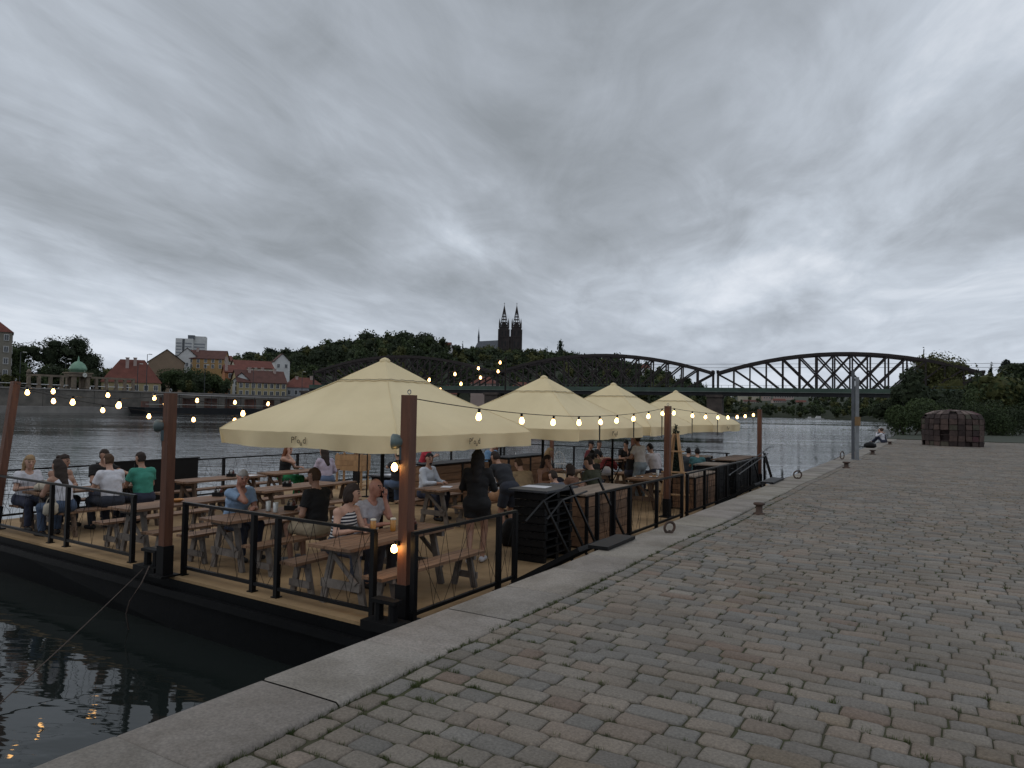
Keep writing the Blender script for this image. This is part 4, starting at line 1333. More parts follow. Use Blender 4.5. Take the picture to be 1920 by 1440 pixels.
# deck sheets
nx, ny = 5, 8
for i in range(nx):
    for j in range(ny):
        a, b = X0 + (X1 - X0) * i / nx, X0 + (X1 - X0) * (i + 1) / nx
        def yy_(x, q):
            return ye(x) + (Y1 - ye(x)) * q / ny
        g = 0.003
        zz = D + random.uniform(-0.0015, 0.0)
        q4 = [(a + g, yy_(a, j) + g), (b - g, yy_(b, j) + g), (b - g, yy_(b, j + 1) - g), (a + g, yy_(a, j + 1) - g)]
        mb = MB(); mb.add([(x, y_, D - 0.04) for x, y_ in q4] + [(x, y_, zz) for x, y_ in q4], [(4, 5, 6, 7), (0, 1, 5, 4), (1, 2, 6, 5), (2, 3, 7, 6), (3, 0, 4, 7)])
        mb.build('deck_sheet', m_deck, barge, off=barge.location)
for x in (X1 - 0.3, -9.75):
    mb = MB(); q = Vector((x, ye(x) + 0.02, D))
    mb.box(q + Vector((0, 0.0, 0.03)), (0.5, 0.26, 0.1)).cyl(q + Vector((-0.1, 0, 0.05)), q + Vector((-0.1, 0, 0.28)), 0.055, 0.05, 8).cyl(q + Vector((0.1, 0, 0.05)), q + Vector((0.1, 0, 0.28)), 0.055, 0.05, 8).box(q + Vector((0, 0, 0.29)), (0.34, 0.13, 0.04))
    mb.build('mooring_cleat', m_black, barge, off=barge.location)
mb = MB()                                               # old tyre fenders between hull and quay
for y in (9.0, 13.0, 17.0, 21.0):
    mb.torus((X1 + 0.16, y, -1.0), 0.24, 0.1, (0, 1, 0), (0, 0, 1), 16, 8)
mb.build('tyre_fender', m_black, barge, off=barge.location, smooth=True)

# ---- timber posts carrying the lights
POSTS = {}


def post(key, label, x, y, top=None, w_=0.128):
    t = thing('timber_post', label, 'post', (x, y, D), 0, 'timber posts round the deck')
    tp = Vector(top) - Vector((x, y, D)) if top is not None else Vector((0, 0, 2.54))
    mb = MB(); mb.beam((0, 0, 0.03), tp, w_, w_, up=(0, 1, 0)); mb.build('shaft', m_post, t)
    k = 0.42 / tp.z
    mb = MB(); mb.beam((0, 0, 0), tp * k, w_ + 0.03, w_ + 0.03, up=(0, 1, 0)).box((0, 0, 0.012), (w_ + 0.16, w_ + 0.16, 0.024)); mb.build('steel_shoe', m_black, t)
    mb = MB(); mb.torus(tp + Vector((0, 0, 0.035)), 0.024, 0.006, (1, 0, 0), (0, 0, 1), 10, 5); mb.build('eye_bolt', m_zinc, t)
    POSTS[key] = Vector((x, y, D)) + tp
    return t


post('A', 'brown timber post with floodlight and lit bulbs at the near quayside corner', -5.2, 6.42)
post('B', 'brown timber post with floodlight in the middle of the near railing', -9.3, 6.22)
post('Z', 'leaning brown timber post at left picture edge', -15.15, 6.65, top=(-15.34, 7.01, 2.06))
post('C', 'brown timber post on the quayside rail in front of the pine easel', -5.45, 16.1)
post('E', 'brown timber post at far quayside corner by the second gangway', -5.25, 24.8)
post('R', 'brown timber post on the river side behind the pine planter', -15.9, 17.1)
post('F', 'brown timber post at the far river side corner', -15.9, 25.35)
post('G', 'brown timber post of far end rail left of capped guests', -13.3, 25.35)
post('H', 'brown timber post of far end rail behind standing woman in white', -9.9, 25.35)

# ---- railings
def railing(label, pts, posts, group='steel railings round the deck', top=1.0, panel=None):
    a, b = Vector(pts[0]), Vector(pts[-1])
    t = thing('deck_railing', label, 'railing', a, 0, group)
    L_ = (b - a).length; d = (b - a) / L_
    up = Vector((0, 0, 1))
    mb = MB(); mb.beam(a + up * top, b + up * top, 0.05, 0.035); mb.build('top_rail', m_rail, t, off=a)
    mb = MB(); mb.beam(a + up * 0.11, b + up * 0.11, 0.045, 0.04); mb.build('bottom_rail', m_rail, t, off=a)
    for s in posts:
        p = a + d * s
        mb = MB(); mb.beam(p, p + up * (top - 0.017), 0.062, 0.062, up=d).box(p + up * 0.008, (0.10, 0.10, 0.014)); mb.build('post', m_rail, t, off=a)
    n = max(2, int(L_ / 0.2))
    mb = MB()
    for i in range(n):
        s0, s1 = L_ * i / n, L_ * (i + 1) / n
        z0, z1 = (0.13, top - 0.02) if i % 2 == 0 else (top - 0.02, 0.13)
        mb.tube([a + d * s0 + up * z0, a + d * s1 + up * z1], 0.0032, 4)
        if i % 3 == 0:
            mb.tube([a + d * s0 + up * z1, a + d * min(L_, s0 + 0.55) + up * z0], 0.003, 4)
    tag(mb.build('wire_lacing', m_rail, t, off=a), kind='stuff')
    return t


def rp_(x):
    return (x, ye(x) + 0.13, D)


railing('black near railing between left picture edge and the middle post', [rp_(-15.3), rp_(-10.42)], (0.02, 2.32, 2.86, 4.84))
railing('black near railing between middle post and the quayside corner', [rp_(-9.18), rp_(-5.5)], (0.04, 1.55, 2.02, 3.66))
railing('black quayside railing next to the near corner post', [(-5.06, 6.36, D), (-5.06, 8.62, D)], (0.04, 1.82, 2.24))
railing('black quayside railing before the first board crate and easel', [(-5.06, 11.3, D), (-5.06, 16.0, D)], (0.04, 0.75, 1.5, 3.0, 4.66))
railing('black quayside railing before the far crates', [(-5.06, 16.25, D), (-5.06, 24.7, D)], (0.1, 1.5, 2.6, 3.6, 4.6, 6.4, 8.4))
railing('black river side railing along the outer deck edge', [(-16.05, 6.8, D), (-16.05, 25.4, D)], (0.04, 1.4, 3.4, 5.5, 8.0, 10.4, 13.0, 15.6, 18.5))
railing('black railing across the far end of the deck', [(-15.8, 25.5, D), (-6.4, 25.5, D)], (0.04, 2.0, 3.4, 5.0, 6.6, 8.0, 9.3))
bp2 = thing('wind_panel', 'black solid panel fixed inside the river side railing', 'panel', (-15.97, 9.0, D))
for k in range(3):
    mb = MB(); mb.box((0, 0.42 + 0.83 * k, 0.54), (0.03, 0.81, 0.98)); mb.build('board', m_black, bp2)
mb = MB(); mb.box((-0.01, 1.25, 1.05), (0.07, 2.55, 0.04)).box((0.0, 1.25, 0.03), (0.06, 2.55, 0.05)); mb.build('frame', m_rail, bp2)

# ================================================================== PARASOLS
m_canvas = mat('parasol_canvas', (0.90, 0.765, 0.49), (0.86, 0.725, 0.455), scale=1.4, rough=0.85, bump=0.012, bscale=2.2, trans=0.20, spec=0.2, stain=0.08, sscale=0.7)
m_print = mat('valance_print', (0.10, 0.07, 0.035), scale=5, rough=0.8)
m_seam = mat('seam_thread', (0.13, 0.11, 0.08), scale=5)
S_, ZE, ZA = 3.5, 2.07, 3.15     # side, edge height, apex height above deck


def parasol(label, x, y, seed, top=ZA):
    r_ = random.Random(seed)
    t = thing('parasol', label, 'parasol', (x, y, D), 0, 'cream parasols over the tables')
    h = S_ / 2
    NU, NV = 24, 14

    def canopy_pt(k, u, v, lift=0.0):
        a, b = u * h, -h
        sag = -0.012 * math.sin(math.pi * abs(u)) ** 1.0 * (1 - v) ** 0.8 * (1 if v < 0.98 else 0)
        e = (1 - v)
        z = ZE + (top - ZE) * v - 0.10 * math.sin(math.pi * v) * 0.45 + sag * 0.8 - 0.045 * max(0.0, 1 - v / 0.07)
        z += 0.007 * math.sin(13 * u + 7 * v + k) * math.sin(math.pi * v) + 0.004 * math.sin(31 * u - 11 * v + 2 * k) * (1 - v) * (1 - abs(u))
        px_, py_ = a * e, b * e
        c, s = (1, 0, -1, 0)[k], (0, 1, 0, -1)[k]
        return (px_ * c - py_ * s, px_ * s + py_ * c, z + lift)
    for k in range(4):
        vs, fs = [], []
        for j in range(NV + 1):
            v = 0.985 * (j / NV) ** 1.15
            for i in range(NU + 1):
                vs.append(canopy_pt(k, -1 + 2 * i / NU, v))
        for j in range(NV):
            for i in range(NU):
                q = j * (NU + 1) + i
                fs.append((q, q + 1, q + NU + 2, q + NU + 1))
        mb = MB(); mb.add(vs, fs); mb.build('canopy_panel', m_canvas, t, smooth=True)
        # valance hanging from the edge, gently waved
        vs, fs = [], []
        NW = 48
        ph = r_.uniform(0, 6)
        for j in range(7):
            for i in range(NW + 1):
                u = -1 + 2 * i / NW
                p = Vector(canopy_pt(k, u, 0.0))
                dn = j / 6
                wv = 0.03 * math.sin(u * 9 + ph) * dn + 0.012 * math.sin(u * 21 + 2 * ph) * dn * dn
                ed = max(0.0, abs(u) - 0.9) / 0.1
                nrm = Vector(((0, 1, 0, -1)[k], (-1, 0, 1, 0)[k], 0))
                crn = -0.012 * ed * dn
                p = p + nrm * (wv + crn - 0.015 * dn) + Vector((0, 0, -0.225 * dn + 0.012 * math.sin(u * 6 + ph) * dn))
                vs.append(p)
        for j in range(6):
            for i in range(NW):
                q = j * (NW + 1) + i
                fs.append((q + NW + 1, q + NW + 2, q + 1, q))
        mb = MB(); mb.add(vs, fs); va = mb.build('valance', m_canvas, t, smooth=True)
        # printed lettering, each letter set higher or lower
        base = Vector(canopy_pt(k, 0, 0)) + Vector(((0, 1, 0, -1)[k], (-1, 0, 1, 0)[k], 0)) * 0.030
        al = Vector(((1, 0, -1, 0)[k], (0, 1, 0, -1)[k], 0))
        for ch_, dx, dz, sz in (('P', -0.115, -0.115, 0.13), ('r', -0.055, -0.075, 0.10), ('o', 0.0, -0.12, 0.11), ('u', 0.052, -0.155, 0.10), ('d', 0.115, -0.115, 0.13)):
            text(ch_, sz, m_print, va, base + al * dx + Vector((0, 0, dz)), (math.pi / 2, 0, k * math.pi / 2), 0.0015)
    for k in range(4):                                   # stitched seams along the ribs
        for u in (1.0,):
            mb = MB(); mb.tube([canopy_pt(k, u, 0.985 * j / 16, 0.003) for j in range(17)], 0.007, 4); mb.build('seam', m_canvas, t, smooth=True)
    # vent cap over the top
    vs, fs = [], []
    nn = 12
    for k in range(4):
        o = len(vs)
        for j in range(5):
            for i in range(nn + 1):
                vs.append(canopy_pt(k, -1 + 2 * i / nn, 0.70 + 0.29 * j / 4, 0.028 - 0.012 * (1 if j == 0 else 0)))
        for j in range(4):
            for i in range(nn):
                q = o + j * (nn + 1) + i
                fs.append((q, q + 1, q + nn + 2, q + nn + 1))
    mb = MB(); mb.add(vs, fs); cp = mb.build('vent_cap', m_canvas, t, smooth=True)
    mb = MB()
    for k in range(4):
        mb.tube([canopy_pt(k, -1 + 2 * i / 12, 0.705, 0.03) for i in range(13)], 0.004, 4)
    mb.build('cap_hem', m_seam, cp)
    mb = MB(); mb.lathe([(0.09, top - 0.06), (0.085, top + 0.01), (0.05, top + 0.035), (0.01, top + 0.05)], 12); mb.build('finial', m_canvas, t, smooth=True)
    mb = MB(); mb.cyl((0, 0, 0.05), (0, 0, top - 0.1), 0.033, 0.03, 10); mb.build('pole', m_black, t, smooth=True)
    mb = MB(); mb.box((0, 0, 0.04), (0.7, 0.7, 0.08)).cyl((0, 0, 0.08), (0, 0, 0.3), 0.05, 0.045, 8); mb.build('base', m_black, t)
    for k in range(8):
        a = math.pi / 4 * k
        e = h * (math.sqrt(2) if k % 2 else 1.0) * 0.985
        mb = MB(); mb.beam((0.04 * math.cos(a), 0.04 * math.sin(a), top - 0.18), (e * math.cos(a), e * math.sin(a), ZE - 0.05), 0.025, 0.035)
        rb = mb.build('rib', m_black, t)
        mb = MB(); mb.beam((0.05 * math.cos(a), 0.05 * math.sin(a), ZE + 0.1), (e * 0.5 * math.cos(a), e * 0.5 * math.sin(a), (top - 0.18 + ZE - 0.05) / 2 - 0.02), 0.02, 0.025); mb.build('strut', m_black, rb)
    return t


parasol('cream parasol nearest the camera at front of the row', -7.76, 8.94, 1)
parasol('second cream parasol from the front of the row', -7.93, 14.67, 2)
parasol('third cream parasol from the front of the row', -7.97, 18.85, 3)
parasol('fourth and farthest cream parasol at the end of the row', -7.87, 24.05, 4, ZA - 0.05)

# ================================================================== TABLES AND BENCHES
TL = 2.1


def make_table(leg_mat, label):
    t = thing('trestle_table', label, 'table', (0, 0, D), 0, 'wooden trestle tables on the deck')
    n = 5
    wp = 0.128
    for i in range(n):
        mb = MB(); mb.box((0, 0, 0), (wp, TL + (0.01 if i % 2 else -0.006), 0.038)); o = mb.build('plank', m_plank, t); o.location = ((i - 2) * (wp + 0.008), 0, 0.731)
    for sy in (-1, 1):
        y = sy * (TL / 2 - 0.22)
        mb = MB(); mb.box((0, y, 0.675), (0.62, 0.06, 0.074)); mb.build('batten', leg_mat, t)
        for sx in (-1, 1):
            mb = MB(); mb.beam((sx * 0.16, y - sy * 0.05, 0.70), (sx * 0.33, y - sy * 0.05, 0.0), 0.09, 0.045, up=(0, 1, 0)); mb.build('leg', leg_mat, t)
        mb = MB(); mb.box((0, y + sy * 0.0, 0.26), (0.62, 0.035, 0.10)); mb.build('cross_brace', leg_mat, t)
        mb = MB(); mb.beam((-0.12, y + sy * 0.02, 0.63), (0.26, y + sy * 0.02, 0.30), 0.055, 0.03, up=(0, 1, 0)); mb.build('diagonal_brace', leg_mat, t)
    return t


def make_bench(leg_mat, label):
    t = thing('bench', label, 'bench', (0, 0, D), 0, 'wooden benches beside the tables')
    for i in range(3):
        mb = MB(); mb.box((0, 0, 0), (0.098, TL - 0.02 * (i == 1), 0.036)); o = mb.build('plank', m_plank, t); o.location = ((i - 1) * 0.104, 0, 0.432)
    for sy in (-1, 1):
        y = sy * (TL / 2 - 0.22)
        mb = MB(); mb.box((0, y, 0.385), (0.29, 0.05, 0.056)); mb.build('batten', leg_mat, t)
        for sx in (-1, 1):
            mb = MB(); mb.beam((sx * 0.07, y - sy * 0.045, 0.41), (sx * 0.17, y - sy * 0.045, 0.0), 0.085, 0.04, up=(0, 1, 0)); mb.build('leg', leg_mat, t)
        mb = MB(); mb.box((0, y, 0.15), (0.36, 0.03, 0.085)); mb.build('cross_brace', leg_mat, t)
    return t


tw_ = make_table(m_legw, ''); tb_ = make_table(m_legb, '')
bw_ = make_bench(m_legw, ''); bb_ = make_bench(m_legb, '')
USED = set()


def put(proto, x, y, rz, label, group=None):
    if proto.name not in USED:
        USED.add(proto.name)
        proto.location = (x, y, D); proto.rotation_euler = (0, 0, rz); proto['label'] = label
        return proto
    return dup(proto, (x, y, D), rz, label)


TABLES = dict(A=(-6.22, 7.28), B=(-8.92, 7.75), Cc=(-11.02, 7.62), Dd=(-14.1, 7.82), E=(-13.95, 10.6), F=(-14.05, 13.05), G=(-11.45, 10.5), H=(-8.95, 12.75), I=(-6.45, 17.85), J=(-7.2, 14.2), K=(-9.6, 22.4), Lq=(-8.9, 10.3))
put(tw_, *TABLES['A'], 0.015, 'trestle table nearest the camera by the lit corner post')
put(tw_, *TABLES['B'], -0.02, 'trestle table where man in light blue shirt sits')
put(tw_, *TABLES['Cc'], 0.02, 'empty trestle table behind the middle post with an orange bowl')
put(tw_, *TABLES['Dd'], 0.03, 'trestle table with group of six guests at left')
put(tb_, *TABLES['E'], 0.0, 'empty trestle table by the river side railing with one menu caddy')
put(tb_, *TABLES['F'], -0.03, 'trestle table between red haired woman and woman in lilac blouse')
put(tb_, *TABLES['G'], 0.02, 'empty trestle table in the middle row behind man in black')
put(tw_, *TABLES['H'], -0.02, 'trestle table of bearded man in white shirt under first parasol')
put(tb_, *TABLES['I'], 0.04, 'trestle table littered with plates beside the pine easel')
put(tb_, *TABLES['J'], 0.02, 'trestle table crowded with guests behind the first board crate')
put(tb_, *TABLES['K'], 0.0, 'far trestle table of capped guests under fourth parasol')
for lab, k, dx, dy, pr, rz in [
        ('bench left of the nearest table where woman in stripes sits', 'A', -0.79, 0.1, bw_, 0.01),
        ('empty bench right of the nearest table beside quayside railing', 'A', 0.62, 0.10, bw_, -0.01),
        ('bench under the man in light blue shirt', 'B', -0.78, 0.05, bw_, 0.02),
        ('bench under the man in black shirt', 'B', 0.70, 0.05, bw_, 0.0),
        ('empty bench right of the table with orange bowl', 'Cc', 0.72, 0.0, bw_, 0.02),
        ('empty bench left of the table with orange bowl', 'Cc', -0.76, 0.1, bw_, 0.0),
        ('bench under man in white polo and man in green shirt', 'Dd', 0.72, 0.05, bb_, 0.02),
        ('bench behind group table beside the river railing', 'Dd', -0.74, 0.05, bb_, 0.02),
        ('empty bench in front of the river side table', 'E', 0.70, 0.0, bb_, 0.0),
        ('empty bench behind the river side table against railing', 'E', -0.72, 0.0, bb_, 0.0),
        ('bench under the woman in lilac blouse', 'F', 0.72, 0.1, bb_, 0.0),
        ('bench under the red haired woman', 'F', -0.70, 0.0, bb_, 0.0),
        ('empty bench right of the middle row table', 'G', 0.72, 0.0, bb_, 0.0),
        ('empty bench left of the middle row table', 'G', -0.72, 0.0, bb_, 0.0),
        ('bench of bearded man in white shirt', 'H', -0.72, 0.0, bw_, 0.0),
        ('bench right of the table under first parasol near waitress', 'H', 0.68, 0.1, bw_, 0.0),
        ('bench behind the plate littered table', 'I', -0.72, 0.0, bb_, 0.04),
        ('bench of boy and dark haired girl behind first crate', 'J', 0.70, -0.4, bb_, 0.0),
        ('bench of woman in brown across the crowded table', 'J', -0.70, 0.2, bb_, 0.0),
        ('bench of man in white shirt under fourth parasol', 'K', 0.75, 0.0, bb_, 0.0),
        ('bench of guest in maroon shirt and cap', 'K', -0.72, 0.0, bb_, 0.0)]:
    x, y = TABLES[k]
    put(pr, x + dx, y + dy, rz, lab)

# ---- things on the tables
m_glass = mat('glass', (0.55, 0.58, 0.58), (0.5, 0.53, 0.53), scale=3, rough=0.1, spec=0.7)
m_beer = mat('beer', (0.42, 0.20, 0.045), (0.36, 0.16, 0.03), scale=3, rough=0.15)
m_foam = mat('foam', (0.75, 0.70, 0.58), scale=9)
ZT = D + 0.751


def caddy(label, x, y, rz=0.3):
    t = thing('menu_caddy', label, 'caddy', (x, y, ZT), rz, 'menu caddies on the tables')
    mb = MB(); mb.box((0, 0, 0.035), (0.17, 0.12, 0.07)); mb.build('basket', m_black, t)
    for k, (dx, c, h) in enumerate(((-0.05, (0.05, 0.045, 0.04), 0.14), (0.0, (0.30, 0.28, 0.25), 0.12), (0.05, (0.10, 0.03, 0.02), 0.15))):
        mb = MB(); mb.lathe([(0.024, 0.02), (0.026, h * 0.7), (0.012, h * 0.85), (0.012, h)], 8, (dx, 0.01, 0.0)); mb.build('bottle', mat('sauce_%d' % k, c, scale=4, rough=0.3), t)
    mb = MB(); mb.torus((0, 0, 0.12), 0.05, 0.006, (1, 0, 0), (0, 0, 1), 10, 4); mb.build('handle', m_black, t)
    return t


caddy('black menu caddy on the river side table', -13.95, 10.9)
caddy('black menu caddy on the empty middle row table', -11.45, 10.3, 0.7)
caddy('black menu caddy on table between man in blue and man in black', -8.85, 8.05, 0.2)
caddy('black menu caddy on nearest table in front of striped woman', -6.2, 7.75, 0.6)
caddy('black menu caddy on table of bearded man', -8.9, 13.0, 0.1)
caddy('black menu caddy at far end of the table with orange bowl', -11.15, 8.45, 0.5)
for lab, x, y, rz in (('white menu sheet lying on table before man in black', -8.72, 8.35, 0.3), ('white menu sheet on the river side table', -13.85, 11.35, 0.1), ('white menu sheet on table of bearded man', -8.95, 12.35, 0.4)):
    mb = MB(); mb.box((0, 0, 0.003), (0.21, 0.29, 0.004)); o = mb.build('menu_sheet', m_paper); o.location = (x, y, ZT); o.rotation_euler = (0, 0, rz); tag(o, lab, 'menu', 'menu sheets on the tables')


def glass(label, x, y, beer=True, z=ZT, h=0.15):
    t = thing('beer_glass' if beer else 'drinking_glass', label, 'glass', (x, y, z), 0, 'glasses on the tables')
    mb = MB(); mb.lathe([(0.033, 0.0), (0.036, 0.012), (0.040, h)], 12); mb.build('tumbler', m_beer if beer else m_glass, t, smooth=True)
    if beer:
        mb = MB(); mb.lathe([(0.0395, h), (0.0395, h + 0.02), (0.03, h + 0.028)], 12); mb.build('foam', m_foam, t, smooth=True)
    else:
        mb = MB(); mb.torus((0, 0, h), 0.039, 0.003, (1, 0, 0), (0, 1, 0), 12, 4); mb.build('rim', m_glass, t)
    return t


glass('glass of beer held by woman in striped top', -6.45, 7.28)
glass('glass of amber beer between woman in stripes and bald man', -6.30, 7.5)
glass('clear glass in front of man in light blue shirt', -9.02, 7.75, False)
glass('second clear glass beside the man in light blue shirt', -8.82, 7.72, False)
glass('dark beer glass with thick foam on the group table', -13.95, 7.15)
glass('clear glass on plate littered table', -6.35, 18.0, False)
glass('glass on the crowded table behind first crate', -7.2, 13.75)
glass('red drink on table of bearded man', -9.05, 13.45, True)
bw = thing('bowl', 'orange bowl on the empty table behind middle post', 'bowl', (-11.0, 7.55, ZT), 0)
mb = MB(); mb.lathe([(0.05, 0.0), (0.095, 0.03), (0.105, 0.05), (0.095, 0.05), (0.05, 0.015)], 16); mb.build('shell', mat('orange_glaze', (0.5, 0.22, 0.06), scale=4, rough=0.4), bw, smooth=True)
mb = MB(); mb.cyl((0, 0, 0.014), (0, 0, 0.03), 0.06, 0.075, 12); mb.build('contents', m_foam, bw)
for k, (x, y) in enumerate(((-6.6, 17.3), (-6.3, 17.55), (-6.5, 18.35))):
    t = thing('plate', ('plate with food scraps at near end of littered table', 'plate with food scraps in the middle of littered table', 'plate with food scraps at far end of littered table')[k], 'plate', (x, y, ZT), 0, 'plates on the littered table')
    mb = MB(); mb.lathe([(0.06, 0), (0.11, 0.012), (0.12, 0.02), (0.11, 0.018), (0.055, 0.006)], 14); mb.build('dish', m_paper, t, smooth=True)
    mb = MB()
    for q in range(5):
        mb.box((random.uniform(-0.05, 0.05), random.uniform(-0.05, 0.05), 0.025), (0.045, 0.03, 0.03), random.random())
    mb.build('food', m_pine, t)
# cloth bag on the group table
bg = thing('handbag', 'crumpled cream cloth bag on the near end of group table', 'bag', (-14.15, 7.05, ZT), 0.2)
m_bag = mat('cream_cloth', (0.50, 0.45, 0.36), (0.34, 0.30, 0.24), scale=6, rough=0.9, bump=0.01)
mb = MB(); mb.lathe([(0.10, 0), (0.19, 0.04), (0.18, 0.10), (0.12, 0.15), (0.04, 0.16)], 11); mb.v = [(a * 1.25 * (1 + 0.12 * math.sin(9 * b)), b * (1 + 0.15 * math.cos(11 * a)), c) for a, b, c in mb.v]; mb.build('pouch', m_bag, bg, smooth=True)
mb = MB(); mb.tube([(0.12 * math.cos(a), 0.05 + 0.05 * math.sin(a * 2), 0.13 + 0.05 * math.sin(a)) for a in [i * math.pi / 8 for i in range(9)]], 0.014, 5); mb.build('strap', m_bag, bg)
bg = thing('handbag', 'small cream handbag hanging at side of long haired woman on the bench', 'bag', (-13.12, 6.62, D + 0.45), 0.2)
mb = MB(); mb.lathe([(0.08, 0.0), (0.12, 0.04), (0.115, 0.16), (0.09, 0.2)], 10); mb.v = [(a * 0.75, b * 1.1, c) for a, b, c in mb.v]; mb.build('pouch', m_bag, bg, smooth=True)
mb = MB(); mb.tube([(0.0, 0.09 * math.cos(a), 0.19 + 0.12 * math.sin(a)) for a in [i * math.pi / 8 for i in range(9)]], 0.008, 5); mb.build('strap', m_bag, bg)

# ================================================================== KIOSK, CRATES, PLANTERS
def pallet_stack(label, x, y, w_, d_, n, lid=True):
    t = thing('pallet_counter', label, 'counter', (x, y, D), 0)
    hh = 0.122
    for i in range(n):
        z = i * hh
        jx, jy = random.uniform(-0.012, 0.012), random.uniform(-0.012, 0.012)
        mb = MB(); mb.box((jx, jy, z + 0.045), (w_ * 0.96, 0.09, 0.086)); p = mb.build('pallet', m_black, t)
        for k in (-1, 1):
            mb = MB(); mb.box((jx, jy + k * (d_ / 2 - 0.05), z + 0.045), (w_, 0.09, 0.086)); mb.build('runner', m_black, p)
        for k in range(5):
            mb = MB(); mb.box((jx + (k - 2) * (w_ - 0.1) / 4, jy, z + 0.1), (0.1, d_, 0.02)); mb.build('slat', m_black, p)
    if lid:
        mb = MB(); mb.box((0, 0, n * hh + 0.02), (w_ + 0.14, d_ + 0.14, 0.034)); mb.build('top_board', mat('black_top', (0.06, 0.064, 0.072), (0.04, 0.043, 0.05), scale=2, rough=0.45), t)
    return t


pallet_stack('black pallet counter with menu sheet by the quayside gap', -5.64, 10.5, 0.56, 0.98, 9)
mb = MB(); mb.box((0, 0, 0.004), (0.42, 0.30, 0.004)); o = mb.build('menu_sheet', m_paper); o.location = (-5.75, 10.45, D + 9 * 0.122 + 0.037); o.rotation_euler = (0, 0, 0.1); tag(o, 'white menu sheet on top of the tall black pallet counter', 'menu', 'menu sheets on the tables')
pallet_stack('low black pallet counter left of first parasol pole', -12.3, 14.6, 0.75, 0.8, 5)
mb = MB(); mb.box((0, 0, 0.004), (0.3, 0.3, 0.004)); o = mb.build('menu_sheet', m_paper); o.location = (-12.3, 14.5, D + 5 * 0.122 + 0.037); tag(o, 'white sheet on the low black pallet counter', 'menu', 'menu sheets on the tables')


def crate(label, x0, x1, y0, y1, h, board, top, black=0.0, name='board_crate'):
    t = thing(name, label, 'crate', ((x0 + x1) / 2, (y0 + y1) / 2, D), 0)
    w_, d_ = x1 - x0, y1 - y0
    nb = 5
    bh = (h - 0.06) / nb
    for i in range(nb):
        z = 0.03 + bh * (i + 0.5)
        for sx in (-1, 1):
            mb = MB(); mb.box((sx * (w_ / 2 - 0.012), 0, z), (0.024, d_ - 0.05, bh - 0.012)); mb.build('board', board, t)
        for sy in (-1, 1):
            mb = MB(); mb.box((0, sy * (d_ / 2 - 0.012), z), (w_ - 0.05, 0.024, bh - 0.012)); mb.build('board', board, t)
    for sx in (-1, 1):
        for sy in (-1, 1):
            mb = MB(); mb.box((sx * (w_ / 2 - 0.01), sy * (d_ / 2 - 0.01), h / 2), (0.05, 0.05, h)); mb.build('corner_post', m_black, t)
    n = max(2, int(w_ / 0.16))
    for i in range(n):
        mb = MB(); mb.box((-w_ / 2 + w_ * (i + 0.5) / n, 0, h + 0.014), (w_ / n - 0.008, d_ + 0.06, 0.03)); mb.build('top_board', top, t)
    mb = MB(); mb.box((w_ / 2 + 0.004, 0, h / 2), (0.02, 0.08, h - 0.02)); mb.build('batten', m_black, t)
    return t


crate('long board crate with grey plank top beside quayside railing', -5.95, -5.3, 11.45, 13.5, 0.92, m_crate, m_crtop)
crate('second board crate with grey plank top right of the easel', -5.85, -5.25, 17.6, 19.7, 0.80, m_crate, m_crtop)
crate('tall black crate right of the second board crate', -5.95, -5.25, 19.78, 20.9, 0.95, m_black, m_crtop)
crate('black board crate at far quayside corner', -5.95, -5.2, 21.5, 24.3, 1.0, m_black, m_legb)
crate('black topped serving counter near children at far end', -7.6, -6.4, 22.6, 23.3, 1.0, m_black, m_crtop, name='serving_counter')
crate('reddish brown bar counter behind table of bearded man', -11.2, -10.6, 14.0, 16.6, 1.0, m_crate, m_black, name='bar_counter')
crate('second reddish brown bar counter further back in centre', -11.2, -10.6, 17.6, 20.1, 1.0, m_crate, m_black, name='bar_counter')

pl = thing('planter', 'fresh pine planter box on legs by the river side', 'planter', (-14.75, 15.7, D), 0.25)
for i in range(3):
    for sy in (-1, 1):
        mb = MB(); mb.box((0, sy * 0.24, 0.62 + 0.15 * i), (0.84, 0.025, 0.14)); mb.build('board', m_pine, pl)
    for sx in (-1, 1):
        mb = MB(); mb.box((sx * 0.43, 0, 0.62 + 0.15 * i), (0.025, 0.5, 0.14)); mb.build('board', m_pine, pl)
for sx in (-1, 1):
    for sy in (-1, 1):
        mb = MB(); mb.box((sx * 0.39, sy * 0.2, 0.52), (0.05, 0.05, 1.04)); mb.build('leg', m_pine, pl)
mb = MB(); mb.box((0, 0, 0.12), (0.84, 0.46, 0.03)); mb.build('shelf', m_pine, pl)

es = thing('easel', 'pine step easel with shelves leaning by the quayside railing', 'easel', (-5.62, 17.15, D), 0.1)
apex = Vector((0, 0.1, 1.88))
for sx in (-1, 1):
    mb = MB(); mb.beam((sx * 0.33, -0.28, 0), apex + Vector((sx * 0.05, -0.04, 0)), 0.05, 0.07, up=(0, 1, 0)); mb.build('front_leg', m_pine, es)
    mb = MB(); mb.beam((sx * 0.26, 0.42, 0), apex + Vector((sx * 0.045, 0.04, -0.02)), 0.045, 0.06, up=(0, 1, 0)); mb.build('rear_leg', m_pine, es)
for z, hw in ((0.42, 0.30), (0.95, 0.21), (1.45, 0.14)):
    k = z / 1.88
    mb = MB(); mb.box((0, -0.28 + 0.34 * k + 0.02, z), (2 * hw + 0.16, 0.16, 0.03)); mb.build('shelf', m_pine, es)
cyp = thing('potted_conifer', 'dark green potted conifer behind the quayside post and easel', 'plant', (-6.2, 18.95, D), 0)
mb = MB(); mb.lathe([(0.15, 0), (0.2, 0.4), (0.21, 0.42), (0.18, 0.42)], 12); mb.build('pot', m_black, cyp)
r_ = np.random.default_rng(77)
